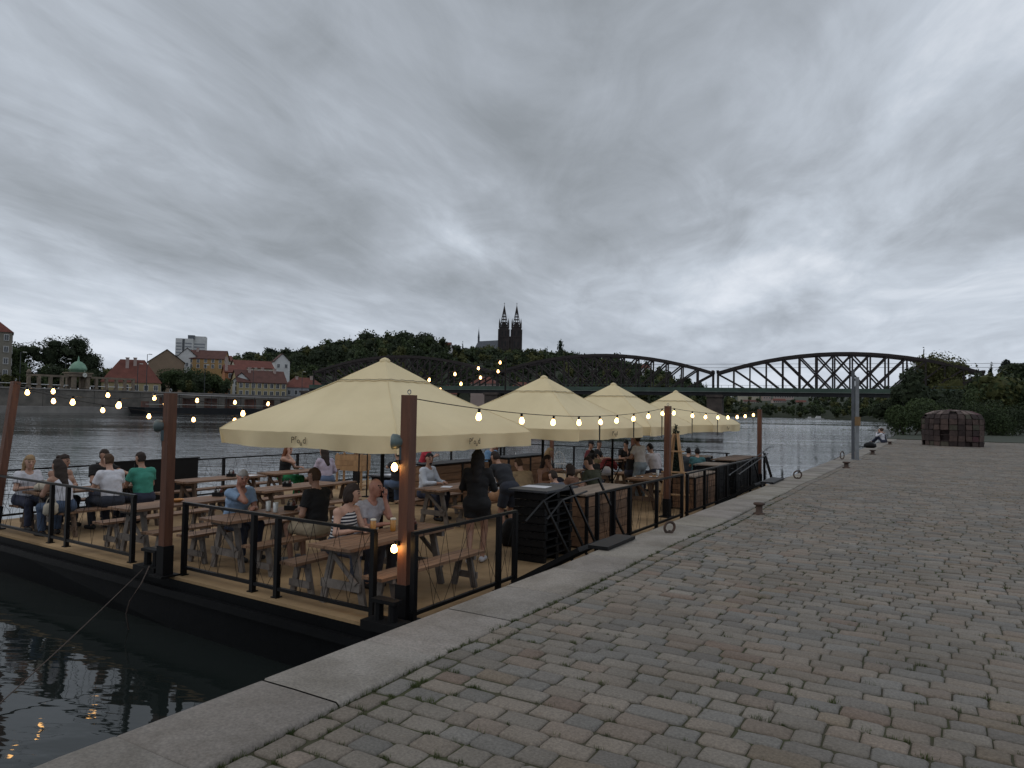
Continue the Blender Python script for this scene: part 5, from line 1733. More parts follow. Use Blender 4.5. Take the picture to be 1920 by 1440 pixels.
cen = [(0, 0, 0.55 + 0.21 * i) for i in range(7)]; rad = [(0.17 - 0.012 * i, 0.17 - 0.012 * i, 0.24) for i in range(7)]
V_, F_ = leaf_cards(1600, cen, rad, 0.07, r_); np_mesh('foliage', V_, F_, F_CON, cyp)

# white wire bistro chairs at the far river side
m_wire = mat('white_wire', (0.46, 0.46, 0.45), (0.36, 0.36, 0.35), scale=5, rough=0.5)


def wire_chair(label, x, y, rz):
    t = thing('bistro_chair', label, 'chair', (x, y, D), rz, 'white wire bistro chairs')
    mb = MB()
    mb.torus((0, 0, 0.45), 0.2, 0.012, (1, 0, 0), (0, 1, 0), 14, 5)
    for k in range(7):
        a = -0.17 + 0.34 * k / 6; q = math.sqrt(max(0.001, 0.2 ** 2 - a * a)); mb.tube([(a, -q, 0.45), (a, q, 0.45)], 0.005, 4)
    mb.build('seat', m_wire, t)
    mb = MB(); arc = [(0.21 * math.cos(a), -0.19 - 0.05 * math.sin(a), 0.48 + 0.42 * math.sin(a)) for a in [i * math.pi / 12 for i in range(13)]]
    mb.tube(arc, 0.012, 5)
    for k in range(1, 6):
        mb.tube([(-0.2 + 0.4 * k / 6, -0.19, 0.46), arc[12 - 2 * k]], 0.006, 4)
    mb.build('backrest', m_wire, t)
    for a, b in ((-1, -1), (1, -1), (-1, 1), (1, 1)):
        mb = MB(); mb.tube([(a * 0.14, b * 0.14, 0.45), (a * 0.2, b * 0.2, 0)], 0.01, 5); mb.build('leg', m_wire, t)
    return t


for k, (x, y, rz, lab) in enumerate(((-12.2, 20.4, 0.5, 'white wire chair next to bar counter end'), (-12.9, 21.4, 2.2, 'white wire chair second from the bar counter'), (-11.7, 21.7, 1.3, 'white wire chair right of the far tables'), (-11.0, 19.9, -1.2, 'white wire chair behind blonde woman in black top'), (-12.0, 23.6, 0.2, 'white wire chair nearest the far end rail'))):
    wire_chair(lab, x, y, rz)
rt2 = thing('bistro_table', 'small round dark bistro table of blonde woman in black top', 'table', (-8.75, 17.6, D))
mb = MB(); mb.cyl((0, 0, 0.72), (0, 0, 0.75), 0.36, 0.36, 20); mb.build('tabletop', m_legb, rt2)
mb = MB(); mb.cyl((0, 0, 0.02), (0, 0, 0.72), 0.03, 0.03, 8).cyl((0, 0, 0), (0, 0, 0.03), 0.22, 0.2, 14); mb.build('pedestal', m_black, rt2)

# ================================================================== GANGWAYS
def gangway(label, struts, rail, plate):
    t = thing('folding_gangway', label, 'gangway', (-5.0, struts[0][0][1], D), 0)
    o = t.location
    for a, b in struts:
        mb = MB(); mb.beam(a, b, 0.034, 0.034, up=(1, 0, 0)); mb.build('strut', m_rail, t, off=o)
    for r_ in rail:
        mb = MB(); mb.tube(r_, 0.015, 6); mb.build('handrail', m_rail, t, off=o)
    mb = MB(); mb.box(plate[0], plate[1], 0.02); mb.box(Vector(plate[0]) + Vector((-0.75, 0, -0.34)), (1.1, plate[1][1] - 0.1, 0.06), Matrix.Rotation(-0.52, 3, 'Y')); mb.build('landing_plate', m_black, t, off=o)
    return t


gangway('black folding gangway frame with slanted struts near the pallet counter',
        [((-4.98, 10.27, D + 0.03), (-5.3, 9.85, 0.30)), ((-4.98, 11.27, D + 0.03), (-5.3, 10.75, 0.47)), ((-4.98, 12.5, D + 0.03), (-5.3, 11.9, 0.50)), ((-4.86, 10.6, D + 0.03), (-5.1, 10.1, 0.30))],
        [[(-5.3, 9.3, 0.05), (-5.3, 9.85, 0.30), (-5.3, 10.75, 0.47), (-5.3, 11.9, 0.50)], [(-5.1, 9.6, 0.06), (-5.1, 10.1, 0.30), (-5.1, 11.0, 0.36)]], ((-3.62, 8.6, 0.04), (0.26, 0.95, 0.04)))
gangway('black folding gangway frame with rising handrail at far end of barge',
        [((-4.98, 25.6, D + 0.03), (-5.1, 24.7, 0.42)), ((-4.98, 23.9, D + 0.03), (-5.1, 23.1, 0.36)), ((-4.85, 25.2, D + 0.03), (-4.95, 24.2, 0.44))],
        [[(-5.0, 19.8, 0.02), (-5.0, 24.1, 0.47), (-5.0, 25.2, 0.60), (-5.0, 25.8, 0.58)], [(-4.85, 20.3, 0.02), (-4.85, 24.2, 0.44)]], ((-3.68, 18.9, 0.04), (0.30, 1.5, 0.04)))

# ================================================================== QUAY FURNITURE
def bollard(label, x, y, s=1.0):
    t = thing('bollard', label, 'bollard', (x, y, -0.02), 0, 'small iron bollards along the kerb')
    mb = MB(); mb.lathe([(0.10 * s, 0), (0.10 * s, 0.02), (0.058 * s, 0.035), (0.055 * s, 0.15)], 14); mb.build('stem', m_rust, t, smooth=True)
    mb = MB(); mb.lathe([(0.055 * s, 0.148), (0.095 * s, 0.165), (0.1 * s, 0.185), (0.085 * s, 0.2), (0.02, 0.205)], 14); mb.build('cap', m_rust, t, smooth=True)
    return t


bollard('iron mushroom bollard nearest the camera on the cobbles', -2.72, 12.85)
bollard('iron mushroom bollard left of the tall grey pole', -2.75, 26.0, 1.25)
bollard('iron mushroom bollard just beyond the tall grey pole', -2.74, 36.0, 1.4)
bollard('iron mushroom bollard behind the seated couple', -2.8, 49.0, 1.6)


def ring(label, x, y, R, ax, op=0.0):
    t = thing('mooring_ring', label, 'ring', (x, y, 0.0), 0, 'iron mooring rings on the kerb')
    mb = MB(); mb.torus((0, 0, R + 0.01), R, 0.019, ax, (0, 0, 1), 20, 8); mb.build('hoop', m_rust, t, smooth=True)
    mb = MB(); mb.box((0, 0, 0.012), (0.09, 0.07, 0.03)); mb.cyl((0, 0, 0.02), (0, 0, 0.045), 0.02, 0.018, 8); mb.build('eye', m_rust, t)
    return t


ring('upright iron mooring ring on the kerb near the board crate', -3.31, 9.9, 0.074, (0.75, 0.66, 0.1))
ring('upright iron mooring ring past the far gangway', -3.32, 20.3, 0.10, (0.9, 0.42, 0))
ring('upright iron mooring ring with rope near grey pole', -3.36, 30.4, 0.15, (0.35, 0.94, 0))
m_rope = mat('rope', (0.12, 0.09, 0.075), (0.07, 0.055, 0.05), scale=30, rough=0.95)


def rope(label, pts, r=0.011):
    mb = MB(); mb.tube(pts, r, 6); o = mb.build('mooring_rope', m_rope, smooth=True)
    return tag(o, label, 'rope')


def sag(a, b, s, n=14):
    a, b = Vector(a), Vector(b)
    return [a.lerp(b, i / n) - Vector((0, 0, s * 4 * (i / n) * (1 - i / n))) for i in range(n + 1)]


rope('mooring rope running from far end of barge to ring near grey pole', sag((-5.1, 25.6, -0.6), (-3.36, 30.4, 0.16), 0.12))
rope('thin brown mooring rope slanting from the near hull down into the water', sag((-9.75, 6.2, D + 0.05), (-7.9, 3.15, WZ - 0.1), 0.03), 0.007)
rope('short rope end hanging down the near hull by the cleat', [(-9.62, 6.2, D + 0.1), (-9.55, 6.05, D - 0.1), (-9.7, 5.98, D - 0.35), (-9.78, 5.98, D - 0.55), (-9.7, 5.98, D - 0.75)], 0.010)

pole = thing('quay_pole', 'tall grey twin pole standing on the kerb by the water', 'pole', (-2.93, 30.7, -0.02), 0.2)
mb = MB(); mb.box((0.06, 0, 1.6), (0.13, 0.1, 3.2)); mb.build('light_post', mat('pole_grey', (0.22, 0.235, 0.25), (0.15, 0.16, 0.17), scale=3, rough=0.6), pole)
mb = MB(); mb.box((-0.08, 0.03, 1.75), (0.11, 0.1, 3.5)); mb.build('dark_post', mat('pole_dark', (0.10, 0.11, 0.125), (0.07, 0.075, 0.085), scale=3, rough=0.6), pole)
mb = MB(); mb.box((0.07, -0.06, 1.5), (0.2, 0.03, 0.34)); mb.build('sign_plate', mat('plate_ochre', (0.24, 0.15, 0.07), scale=5), pole)
mb = MB(); mb.box((0, 0, 0.02), (0.4, 0.3, 0.04)); mb.build('foot_plate', m_zinc, pole)

# rusty patchwork dome sculpture
sc_ = thing('dome_sculpture', 'rusty patchwork steel dome sculpture standing on the cobbles', 'sculpture', (0.42, 50.2, -0.03), 0.6)
PATCH = [mat('patch_%d' % k, c, tuple(q * 0.6 for q in c), scale=5, rough=0.85) for k, c in enumerate(((0.072, 0.048, 0.042), (0.052, 0.035, 0.032), (0.17, 0.125, 0.11), (0.10, 0.066, 0.056), (0.04, 0.026, 0.024), (0.075, 0.066, 0.048), (0.10, 0.045, 0.05), (0.26, 0.20, 0.18)))]


def dome_pt(u, v):
    """u round, v 0 at the foot to 1 at the top: upright sides, rounded shoulder, flat crown"""
    a = 2 * math.pi * u
    if v < 0.62:
        r, z = 1.40 + 0.04 * math.sin(v * 4), v / 0.62 * 1.62
    else:
        q = (v - 0.62) / 0.38 * math.pi / 2
        r, z = 1.43 * math.cos(q) ** 0.72, 1.62 + 0.55 * math.sin(q)
    e = 3.2
    c, s = math.cos(a), math.sin(a)
    k = (abs(c) ** e + abs(s) ** e) ** (-1 / e)
    return Vector((r * k * c, r * k * s, z))


NUU, NVV = 22, 8
rs = random.Random(5)
for i in range(NUU):
    for j in range(NVV):
        if rs.random() < 0.10:
            continue
        g = 0.006
        u0, u1, v0, v1 = i / NUU + g * 0.5, (i + 1) / NUU - g * 0.5, j / NVV + g, min(0.995, (j + 1) / NVV - g)
        q = [dome_pt(u0, v0), dome_pt(u1, v0), dome_pt(u1, v1), dome_pt(u0, v1)]
        n = (q[1] - q[0]).cross(q[3] - q[0]).normalized() * rs.uniform(-0.012, 0.016)
        q = [p + Vector((rs.gauss(0, 0.01), rs.gauss(0, 0.01), rs.gauss(0, 0.01))) for p in q]
        q = [p + n for p in q]
        nn = (q[1] - q[0]).cross(q[3] - q[0]).normalized() * 0.03
        mb = MB(); mb.add([p - nn for p in q] + q, [(4, 5, 6, 7), (3, 2, 1, 0), (0, 1, 5, 4), (1, 2, 6, 5), (2, 3, 7, 6), (3, 0, 4, 7)])
        w_ = [3, 3, 0.6, 3, 3, 1.2, 1, 0.4] if j < 6 else [1.5, 1, 3, 2, 0.5, 0.5, 0.5, 3]
        mb.build('plate', PATCH[rs.choices(range(8), w_)[0]], sc_)
mb = MB()
for j in range(7):
    v = j / 7 * 0.98
    mb.tube([dome_pt(k / 32, v) * 0.955 for k in range(33)], 0.025, 4)
mb.build('inner_frame', PATCH[4], sc_)
mb = MB(); mb.lathe([(1.28, 0.02), (1.3, 1.5), (1.1, 1.9), (0.2, 2.05)], 20); mb.build('inner_shell', PATCH[4], sc_)
bgq = thing('rucksack', 'dark bag lying on the kerb left of seated couple', 'bag', (-3.35, 42.5, 0.01), 0.4)
mb = MB(); mb.lathe([(0.14, 0), (0.22, 0.06), (0.2, 0.2), (0.1, 0.28)], 10); mb.v = [(a * 1.5, b, c) for a, b, c in mb.v]; mb.build('pouch', m_black, bgq, smooth=True)
mb = MB(); mb.tube([(-0.3, 0, 0.05), (-0.55, 0.05, 0.03), (-0.7, 0, 0.02)], 0.03, 5); mb.build('strap', m_black, bgq)

# ================================================================== PEOPLE
def surface_nets(V, o, h):
    S = V < 0
    nx, ny, nz = V.shape
    cnt = np.zeros((nx - 1, ny - 1, nz - 1), np.int8)
    for a in (0, 1):
        for b in (0, 1):
            for c in (0, 1):
                cnt += S[a:nx - 1 + a, b:ny - 1 + b, c:nz - 1 + c]
    act = (cnt > 0) & (cnt < 8)
    ids = -np.ones(act.shape, np.int64)
    ci = np.argwhere(act)
    ids[act] = np.arange(len(ci))
    acc = np.zeros((len(ci), 3)); num = np.zeros(len(ci))
    x, y, z = ci.T
    for ax in range(3):
        o1, o2 = [k for k in range(3) if k != ax]
        for a in (0, 1):
            for b in (0, 1):
                d0 = np.zeros((len(ci), 3), int); d0[:, o1] = a; d0[:, o2] = b
                p0 = ci + d0; p1 = p0.copy(); p1[:, ax] += 1
                v0 = V[p0[:, 0], p0[:, 1], p0[:, 2]]; v1 = V[p1[:, 0], p1[:, 1], p1[:, 2]]
                cr = (v0 < 0) != (v1 < 0)
                t = np.where(cr, v0 / np.where(cr, v0 - v1, 1), 0)
                q = p0.astype(float); q[:, ax] += t
                acc[cr] += q[cr]; num[cr] += 1
    vs = np.array(o) + h * (acc / num[:, None])
    quads = []
    for ax in range(3):
        o1, o2 = [(1, 2), (2, 0), (0, 1)][ax]
        sl0 = [slice(None)] * 3; sl1 = [slice(None)] * 3
        sl0[ax] = slice(0, -1); sl1[ax] = slice(1, None)
        a, b = S[tuple(sl0)], S[tuple(sl1)]
        e = np.argwhere(a != b)
        ok = (e[:, o1] > 0) & (e[:, o2] > 0) & (e[:, o1] < V.shape[o1] - 1) & (e[:, o2] < V.shape[o2] - 1)
        e = e[ok]
        flip = a[tuple(e.T)]
        def cid(du, dv):
            q = e.copy(); q[:, o1] -= du; q[:, o2] -= dv
            return ids[q[:, 0], q[:, 1], q[:, 2]]
        f = np.stack([cid(1, 1), cid(0, 1), cid(0, 0), cid(1, 0)], 1)
        f[~flip] = f[~flip][:, ::-1]
        quads.append(f)
    return vs, np.concatenate(quads)


class SDF:
    def __init__(s, h):
        s.p, s.h = [], h

    def cap(s, a, b, ra, rb=None, k=0.02, side=None, sq=1.0, cut=None):
        """tapered capsule; side/sq widens it along an axis; cut = (point, dir) removes what lies beyond"""
        s.p.append(('c', np.array(a, float), np.array(b, float), ra, ra if rb is None else rb, k, None if side is None else np.array(side, float), sq, cut, None))

    def ell(s, c, r, R, k=0.02, mask=None):
        """ellipsoid, axes = columns of R"""
        s.p.append(('e', np.array(c, float), np.array(r, float), 0, 0, k, None, 1, mask, R))

    def field(s, wr=0.0, carve=None):
        los, his = [], []
        for q in s.p:
            if q[0] == 'c':
                m = max(q[3], q[4]) * max(1.0, q[7])
                los.append(np.minimum(q[1], q[2]) - m); his.append(np.maximum(q[1], q[2]) + m)
            else:
                m = q[2].max(); los.append(q[1] - m); his.append(q[1] + m)
        lo = np.min(los, 0) - 0.05; hi = np.max(his, 0) + 0.05
        h = s.h
        n = np.ceil((hi - lo) / h).astype(int) + 1
        V = np.full(n, 1.0, np.float32)
        for q, l_, h_ in zip(s.p, los, his):
            k = q[5]
            i0 = np.maximum(((l_ - k - 2 * h - lo) / h).astype(int), 0); i1 = np.minimum(((h_ + k + 2 * h - lo) / h).astype(int) + 2, n)
            g = np.stack(np.meshgrid(*[lo[a] + h * np.arange(i0[a], i1[a]) for a in range(3)], indexing='ij'), -1)
            if q[0] == 'c':
                a, b, ra, rb, side, sq, cut = q[1], q[2], q[3], q[4], q[6], q[7], q[8]
                p = g - a; ba = b - a
                if side is not None:
                    pr = p @ side; p = p - pr[..., None] * side * (1 - 1 / sq)
                    ba = ba - (ba @ side) * side * (1 - 1 / sq)
                t = np.clip(p @ ba / max(1e-9, ba @ ba), 0, 1)
                d = np.linalg.norm(p - t[..., None] * ba, axis=-1) - (ra + (rb - ra) * t)
                if cut is not None:
                    for cp, cdv in (cut if isinstance(cut, list) else [cut]):
                        d = np.maximum(d, (g - np.array(cp)) @ np.array(cdv))
            else:
                p = (g - q[1]) @ q[9]
                k0 = np.linalg.norm(p / q[2], axis=-1); k1 = np.linalg.norm(p / q[2] ** 2, axis=-1)
                d = k0 * (k0 - 1) / np.maximum(k1, 1e-6)
                if q[8] is not None:
                    d = np.maximum(d, q[8](p))
            sl = tuple(slice(i0[a], i1[a]) for a in range(3))
            v = V[sl]
            if k > 0:
                e = np.maximum(k - np.abs(v - d), 0) / k
                V[sl] = np.minimum(v, d) - e * e * k * 0.25
            else:
                V[sl] = np.minimum(v, d)
        if wr or carve is not None:
            g = np.stack(np.meshgrid(*[lo[a] + h * np.arange(n[a]) for a in range(3)], indexing='ij'), -1)
            if wr:
                V += wr * (np.sin(g[..., 0] * 31 + 9 * g[..., 2]) * np.sin(g[..., 1] * 27 - 7 * g[..., 2]) + 0.7 * np.sin(g[..., 2] * 44 + 12 * g[..., 0] + 10 * g[..., 1]) + 0.9 * np.sin(g[..., 2] * 70 - 30 * g[..., 0] + 8 * np.sin(g[..., 1] * 19)) * np.sin(g[..., 1] * 23 + 17 * g[..., 0]))
            if carve is not None:
                V = np.maximum(V, carve(g))
        return V, lo

    def mesh(s, name, mats, parent, wr=0.0, carve=None, mi=None):
        V, lo = s.field(wr, carve)
        vs, f = surface_nets(V, lo, s.h)
        if len(f) == 0:
            return None
        o = np_mesh(name, vs, f, mats, parent, mi=None if mi is None else mi(vs[f].mean(1)), smooth=True)
        return o


def unit(v):
    v = np.array(v, float); return v / np.linalg.norm(v)


def ik(a, t, l1, l2, pole):
    a, t = np.array(a, float), np.array(t, float)
    d = t - a; L_ = np.linalg.norm(d)
    if L_ > (l1 + l2) * 0.995:
        t = a + d / L_ * (l1 + l2) * 0.995; d = t - a; L_ = np.linalg.norm(d)
    x = (l1 * l1 - l2 * l2 + L_ * L_) / (2 * L_)
    hgt_ = math.sqrt(max(0, l1 * l1 - x * x))
    u = d / L_; p = np.array(pole, float); p = p - (p @ u) * u; p = p / np.linalg.norm(p)
    return a + u * x + p * hgt_, t


SKIN = dict(fair=(0.50, 0.30, 0.22), tan=(0.38, 0.215, 0.15), red=(0.44, 0.22, 0.16), brown=(0.22, 0.115, 0.075))
HAIRC = dict(black=(0.012, 0.010, 0.010), dark=(0.03, 0.02, 0.016), brown=(0.075, 0.042, 0.024), blonde=(0.30, 0.20, 0.105), red=(0.17, 0.06, 0.025), grey=(0.33, 0.32, 0.31))


def cm(kind, c):
    return mat('%s_%02x%02x%02x' % (kind, *(int(min(1, q) * 255) for q in c)), c, tuple(q * 0.8 for q in c), scale=14, rough=0.85 if kind != 'skin' else 0.5, bump=0.002 if kind == 'cloth' else 0)


def stripes_mat():
    if 'striped_cloth' in MATS:
        return MATS['striped_cloth']
    mt = bpy.data.materials.new('striped_cloth'); mt.use_nodes = True
    t = mt.node_tree; b = t.nodes['Principled BSDF']; b.inputs['Roughness'].default_value = 0.85
    tcn = N(t, 'ShaderNodeTexCoord'); wv = N(t, 'ShaderNodeTexWave', wave_type='BANDS', bands_direction='Z', inp={'Scale': 7.5, 'Distortion': 0.3})
    t.links.new(tcn.outputs['Object'], wv.inputs[0])
    r = ramp(t, [(0.60, (0.02, 0.022, 0.035)), (0.66, (0.62, 0.62, 0.62))]); t.links.new(wv.outputs[0], r.inputs[0]); t.links.new(r.outputs[0], b.inputs['Base Color'])
    MATS['striped_cloth'] = mt
    return mt


def person(label, x, y, face, pose='sit', lean=8, yaw=0, pitch=8, L='table', R='table', skin='fair', hair='brown', style='short', top=(0.5, 0.5, 0.5), sleeve='short',
           bottom=(0.03, 0.035, 0.06), legs='long', shoe=(0.03, 0.03, 0.03), h=0.0115, s=1.0, z=D, seat=0.45, beard=False, twist=0, feet=None, dress=False, neck=0.0, group='guests on the barge', stripes=False, cap=None, tuck=0.0):
    t = thing('person', label, 'person', (x, y, z), math.radians(face), group)
    S = float(s)
    f_ = 0.93 if style in ('long', 'bob', 'bun', 'wavy') else 1.0        # narrower shoulders
    rx = np.array([1.0, 0, 0]); up = np.array([0, 0, 1.0]); fw = np.array([0, 1.0, 0])
    la = math.radians(lean)
    if pose == 'sit':
        hip = np.array([0, 0.0, seat + 0.10 * S])
    else:
        hip = np.array([0, 0.0, 0.93 * S])
    td = up * math.cos(la) + fw * math.sin(la)                     # direction of the spine
    tf = fw * math.cos(la) - up * math.sin(la)
    tw = math.radians(twist); rx2 = rx * math.cos(tw) + fw * math.sin(tw)
    chest = hip + td * 0.36 * S
    nb = hip + td * 0.52 * S
    sh = {k: nb - td * 0.045 * S + rx2 * sg * 0.175 * S * f_ for k, sg in (('L', -1), ('R', 1))}
    ny = math.radians(yaw); npi = math.radians(pitch)
    hf = unit(-rx * math.sin(ny) * math.cos(npi) + fw * math.cos(ny) * math.cos(npi) - up * math.sin(npi))
    hs = unit(np.cross(hf, up)); hu = np.cross(hs, hf)
    nd = unit(td + 0.25 * up + 0.12 * hf)
    hc = nb + nd * 0.115 * S + hu * 0.085 * S + hf * 0.025
    RH = np.stack([hs, hf, hu], 1)
    HR = np.array([0.074, 0.094, 0.116]) * (0.6 + 0.4 * S)
    B = SDF(h); T = SDF(h); Q = SDF(h); Hh = SDF(h); Sh = [SDF(h), SDF(h)]
    # trunk
    B.cap(hip, chest, 0.115 * S, 0.118 * S, 0.05, rx, 1.32 * f_)
    B.cap(chest, nb - td * 0.06, 0.115 * S, 0.085 * S, 0.05, rx, 1.38 * f_)
    B.cap(sh['L'], sh['R'], 0.058 * S, None, 0.05)
    B.cap(nb - td * 0.03, hc - hu * 0.06, 0.056 * S, 0.05 * S, 0.03)
    g = 0.014
    T.cap(hip + td * (0.0 - tuck), chest, (0.118 + tuck * 0.1) * S + g, 0.122 * S + g, 0.05, rx, 1.34 * f_)
    T.cap(chest, nb - td * 0.075, 0.12 * S + g, 0.08 * S + g, 0.05, rx, 1.40 * f_)
    if sleeve != 'none':
        T.cap(sh['L'], sh['R'], 0.062 * S + g * 0.6, None, 0.05)
    else:
        T.cap(sh['L'] * 0.6 + sh['R'] * 0.4, sh['R'] * 0.6 + sh['L'] * 0.4, 0.055 * S + g, None, 0.03)
    # head
    B.ell(hc, HR, RH, 0.02)
    B.cap(hc - hu * 0.06 * S + hf * 0.03, hc - hu * 0.085 * S + hf * 0.055, 0.052 * S, 0.036 * S, 0.03)
    B.cap(hc + hf * 0.088 * S + hu * 0.012, hc + hf * 0.108 * S - hu * 0.022, 0.010, 0.015, 0.012)
    B.cap(hc + hf * 0.085 * S + hu * 0.035 - hs * 0.03, hc + hf * 0.085 * S + hu * 0.035 + hs * 0.03, 0.010, None, 0.01)
    for sg in (-1, 1):
        B.cap(hc + hs * sg * 0.076 * S + hu * 0.02, hc + hs * sg * 0.078 * S - hu * 0.025, 0.016, 0.011, 0.008)
    # arms
    tgt = {'table': (0.13, 0.40, 0.80), 'tablein': (0.04, 0.43, 0.81), 'lap': (0.12, 0.24, 0.63), 'chin': None, 'mouth': None, 'cheek': None, 'down': (0.24, 0.05, 0.80), 'point': (0.30, 0.62, 0.92), 'phone': (0.10, 0.34, 1.12), 'knee': (0.14, 0.36, 0.64), 'hang': (0.23, 0.04, 0.86), 'front': (0.16, 0.36, 1.12), 'reach': (0.10, 0.55, 0.90), 'bench': (0.26, -0.05, 0.62)}
    for key, sg, pos in (('L', -1, L), ('R', 1, R)):
        a = sh[key]
        if isinstance(pos, str):
            if pos == 'chin':
                w_ = hc - hu * 0.165 * S + hf * 0.075 + hs * sg * 0.02
            elif pos == 'mouth':
                w_ = hc - hu * 0.12 * S + hf * 0.15 + hs * sg * 0.03
            elif pos == 'cheek':
                w_ = hc - hu * 0.12 * S + hf * 0.07 + hs * sg * 0.075
            else:
                q = tgt[pos]; w_ = np.array([q[0] * sg, q[1], q[2]])
        else:
            w_ = np.array([pos[0] * sg, pos[1], pos[2]])
        pole = rx * sg * 0.55 - up * 0.8 - fw * 0.25
        if pos in ('chin', 'mouth', 'cheek'):
            pole = -up * 1.0 + fw * 0.35 + rx * sg * 0.15
        el, w_ = ik(a, w_, 0.285 * S, 0.255 * S, pole)
        B.cap(a, el, 0.050 * S, 0.040 * S, 0.03); B.cap(el, w_, 0.041 * S, 0.026 * S, 0.02)
        fa = unit(w_ - el)
        if sleeve == 'short':
            c_ = a + (el - a) * 0.62; T.cap(a, el, 0.058 * S + g * 0.7, 0.056 * S + g, 0.03, cut=(c_, unit(el - a)))
        elif sleeve == 'long':
            T.cap(a, el, 0.056 * S + g * 0.7, 0.046 * S + g * 0.7, 0.03); T.cap(el, w_, 0.046 * S + g * 0.7, 0.034 * S + g * 0.5, 0.02, cut=(w_ - fa * 0.01, fa))
        elif sleeve == 'rolled':
            c_ = el + fa * 0.07; T.cap(a, el, 0.056 * S + g * 0.7, 0.048 * S + g * 0.7, 0.03); T.cap(el, w_, 0.048 * S + g * 0.7, 0.04 * S, 0.02, cut=(c_, fa))
        # hand: palm, four fingers in two joints, thumb from the side of the palm
        if pos in ('chin', 'mouth', 'cheek'):
            hd = unit(hu * 0.95 + hf * 0.1 - hs * sg * 0.1); pn = -hf
        elif pos in ('table', 'tablein', 'lap', 'knee', 'bench'):
            hd = unit(fa * np.array([1, 1, 0.25])); pn = -up
        else:
            hd = fa; pn = unit(-rx * sg + 0.3 * fw)
        pn = unit(pn - (pn @ hd) * hd); hx = np.cross(hd, pn)
        if (hx @ rx) * sg > 0:
            hx = -hx                                   # thumb side points inwards
        pw_ = w_ + hd * 0.045 * S
        B.cap(w_, w_ + hd * 0.08 * S, 0.021 * S, 0.020 * S, 0.012, hx, 1.75)
        for i_, (o_, l_) in enumerate(((0.029, 0.062), (0.010, 0.070), (-0.010, 0.066), (-0.028, 0.052))):
            b0_ = w_ + hd * 0.085 * S + hx * o_ * S
            m1 = b0_ + (hd * 0.9 + pn * 0.38) * l_ * 0.55 * S; m2 = m1 + (hd * 0.55 + pn * 0.8) * l_ * 0.5 * S
            B.cap(b0_, m1, 0.0098, 0.0092, 0.004); B.cap(m1, m2, 0.0092, 0.0085, 0.004)
        th0 = w_ + hd * 0.028 * S + hx * 0.028 * S; th1 = th0 + unit(hd * 0.7 + hx * 0.75 + pn * 0.2) * 0.04 * S
        B.cap(th0, th1, 0.013, 0.011, 0.008); B.cap(th1, th1 + unit(hd * 0.95 + hx * 0.2 + pn * 0.25) * 0.03 * S, 0.011, 0.009, 0.004)
    # legs
    lt = g
    B.cap(hip - rx * 0.08 * S, hip + rx * 0.08 * S, 0.115 * S, None, 0.04)
    Q.cap(hip - rx * 0.085 * S, hip + rx * 0.085 * S, 0.118 * S + lt, None, 0.04)
    Q.cap(hip, hip + td * 0.06, 0.12 * S + lt, None, 0.03, rx, 1.25, cut=(hip + td * 0.10, td))
    for k_, sg in enumerate((-1, 1)):
        hj = hip + rx * sg * 0.095 * S - up * 0.02
        if feet is not None:
            an = np.array(feet[k_], float)
        elif pose == 'sit':
            an = np.array([sg * 0.13, 0.40, 0.085])
        else:
            an = np.array([sg * 0.10, -0.02, 0.085])
        kn, an = ik(hj, an, 0.435 * S, 0.43 * S, fw * 1.0 + up * (1.0 if pose == 'sit' else 0.05) + rx * sg * 0.12)
        B.cap(hj, kn, 0.082 * S, 0.055 * S, 0.03); B.cap(kn, an, 0.056 * S, 0.036 * S, 0.02)
        sd_ = unit(an - kn)
        if legs == 'long':
            Q.cap(hj, kn, 0.088 * S + lt, 0.062 * S + lt, 0.03); Q.cap(kn, an, 0.062 * S + lt, 0.047 * S + lt, 0.03, cut=(an - sd_ * 0.01, sd_))
        elif legs == 'shorts':
            td_ = unit(kn - hj); Q.cap(hj, kn, 0.092 * S + lt, 0.078 * S + lt, 0.03, cut=(hj + (kn - hj) * 0.82, td_))
        elif legs == 'mini':
            td_ = unit(kn - hj); Q.cap(hj, kn, 0.094 * S + lt, 0.09 * S + lt, 0.06, cut=(hj + (kn - hj) * 0.45, td_))
        ft = unit(np.array([sg * 0.18, 1.0, 0])) if feet is None or len(feet) < 3 else unit(np.array(feet[2], float))
        fl = an - up * 0.045
        B.cap(fl, fl + ft * 0.12 * S, 0.036, 0.028, 0.02)
        Sh[k_].cap(an - up * 0.035 - ft * 0.035, an - up * 0.045 + ft * 0.15 * S, 0.046, 0.036, 0.02, cut=[((0, 0, an[2] - 0.085), (0, 0, -1.0)), ((0, 0, an[2] + 0.02), (0, 0, 1.0))])
    # hair
    if style != 'bald':
        hr2 = HR + (np.array([0.008, 0.008, 0.009]) if style == 'short' else np.array([0.013, 0.013, 0.015]))
        def mk(p):
            return np.maximum(np.minimum(0.045 - p[..., 2], p[..., 1] + 0.005), -0.075 - p[..., 2])
        Hh.ell(hc + hu * 0.006 - hf * 0.006, hr2, RH, 0.0, mk)
        if style in ('long', 'wavy'):
            bk = hc - hf * 0.06 - hu * 0.02
            Hh.cap(bk, nb - tf * 0.115 - td * (0.16 if style == 'long' else 0.06), 0.078, 0.05, 0.03, rx, 1.25)
            for sg in (-1, 1):
                Hh.cap(hc + hs * sg * 0.062 + hu * 0.02 - hf * 0.015, nb + rx * sg * 0.085 - td * 0.05 - tf * 0.04, 0.034, 0.03, 0.03)
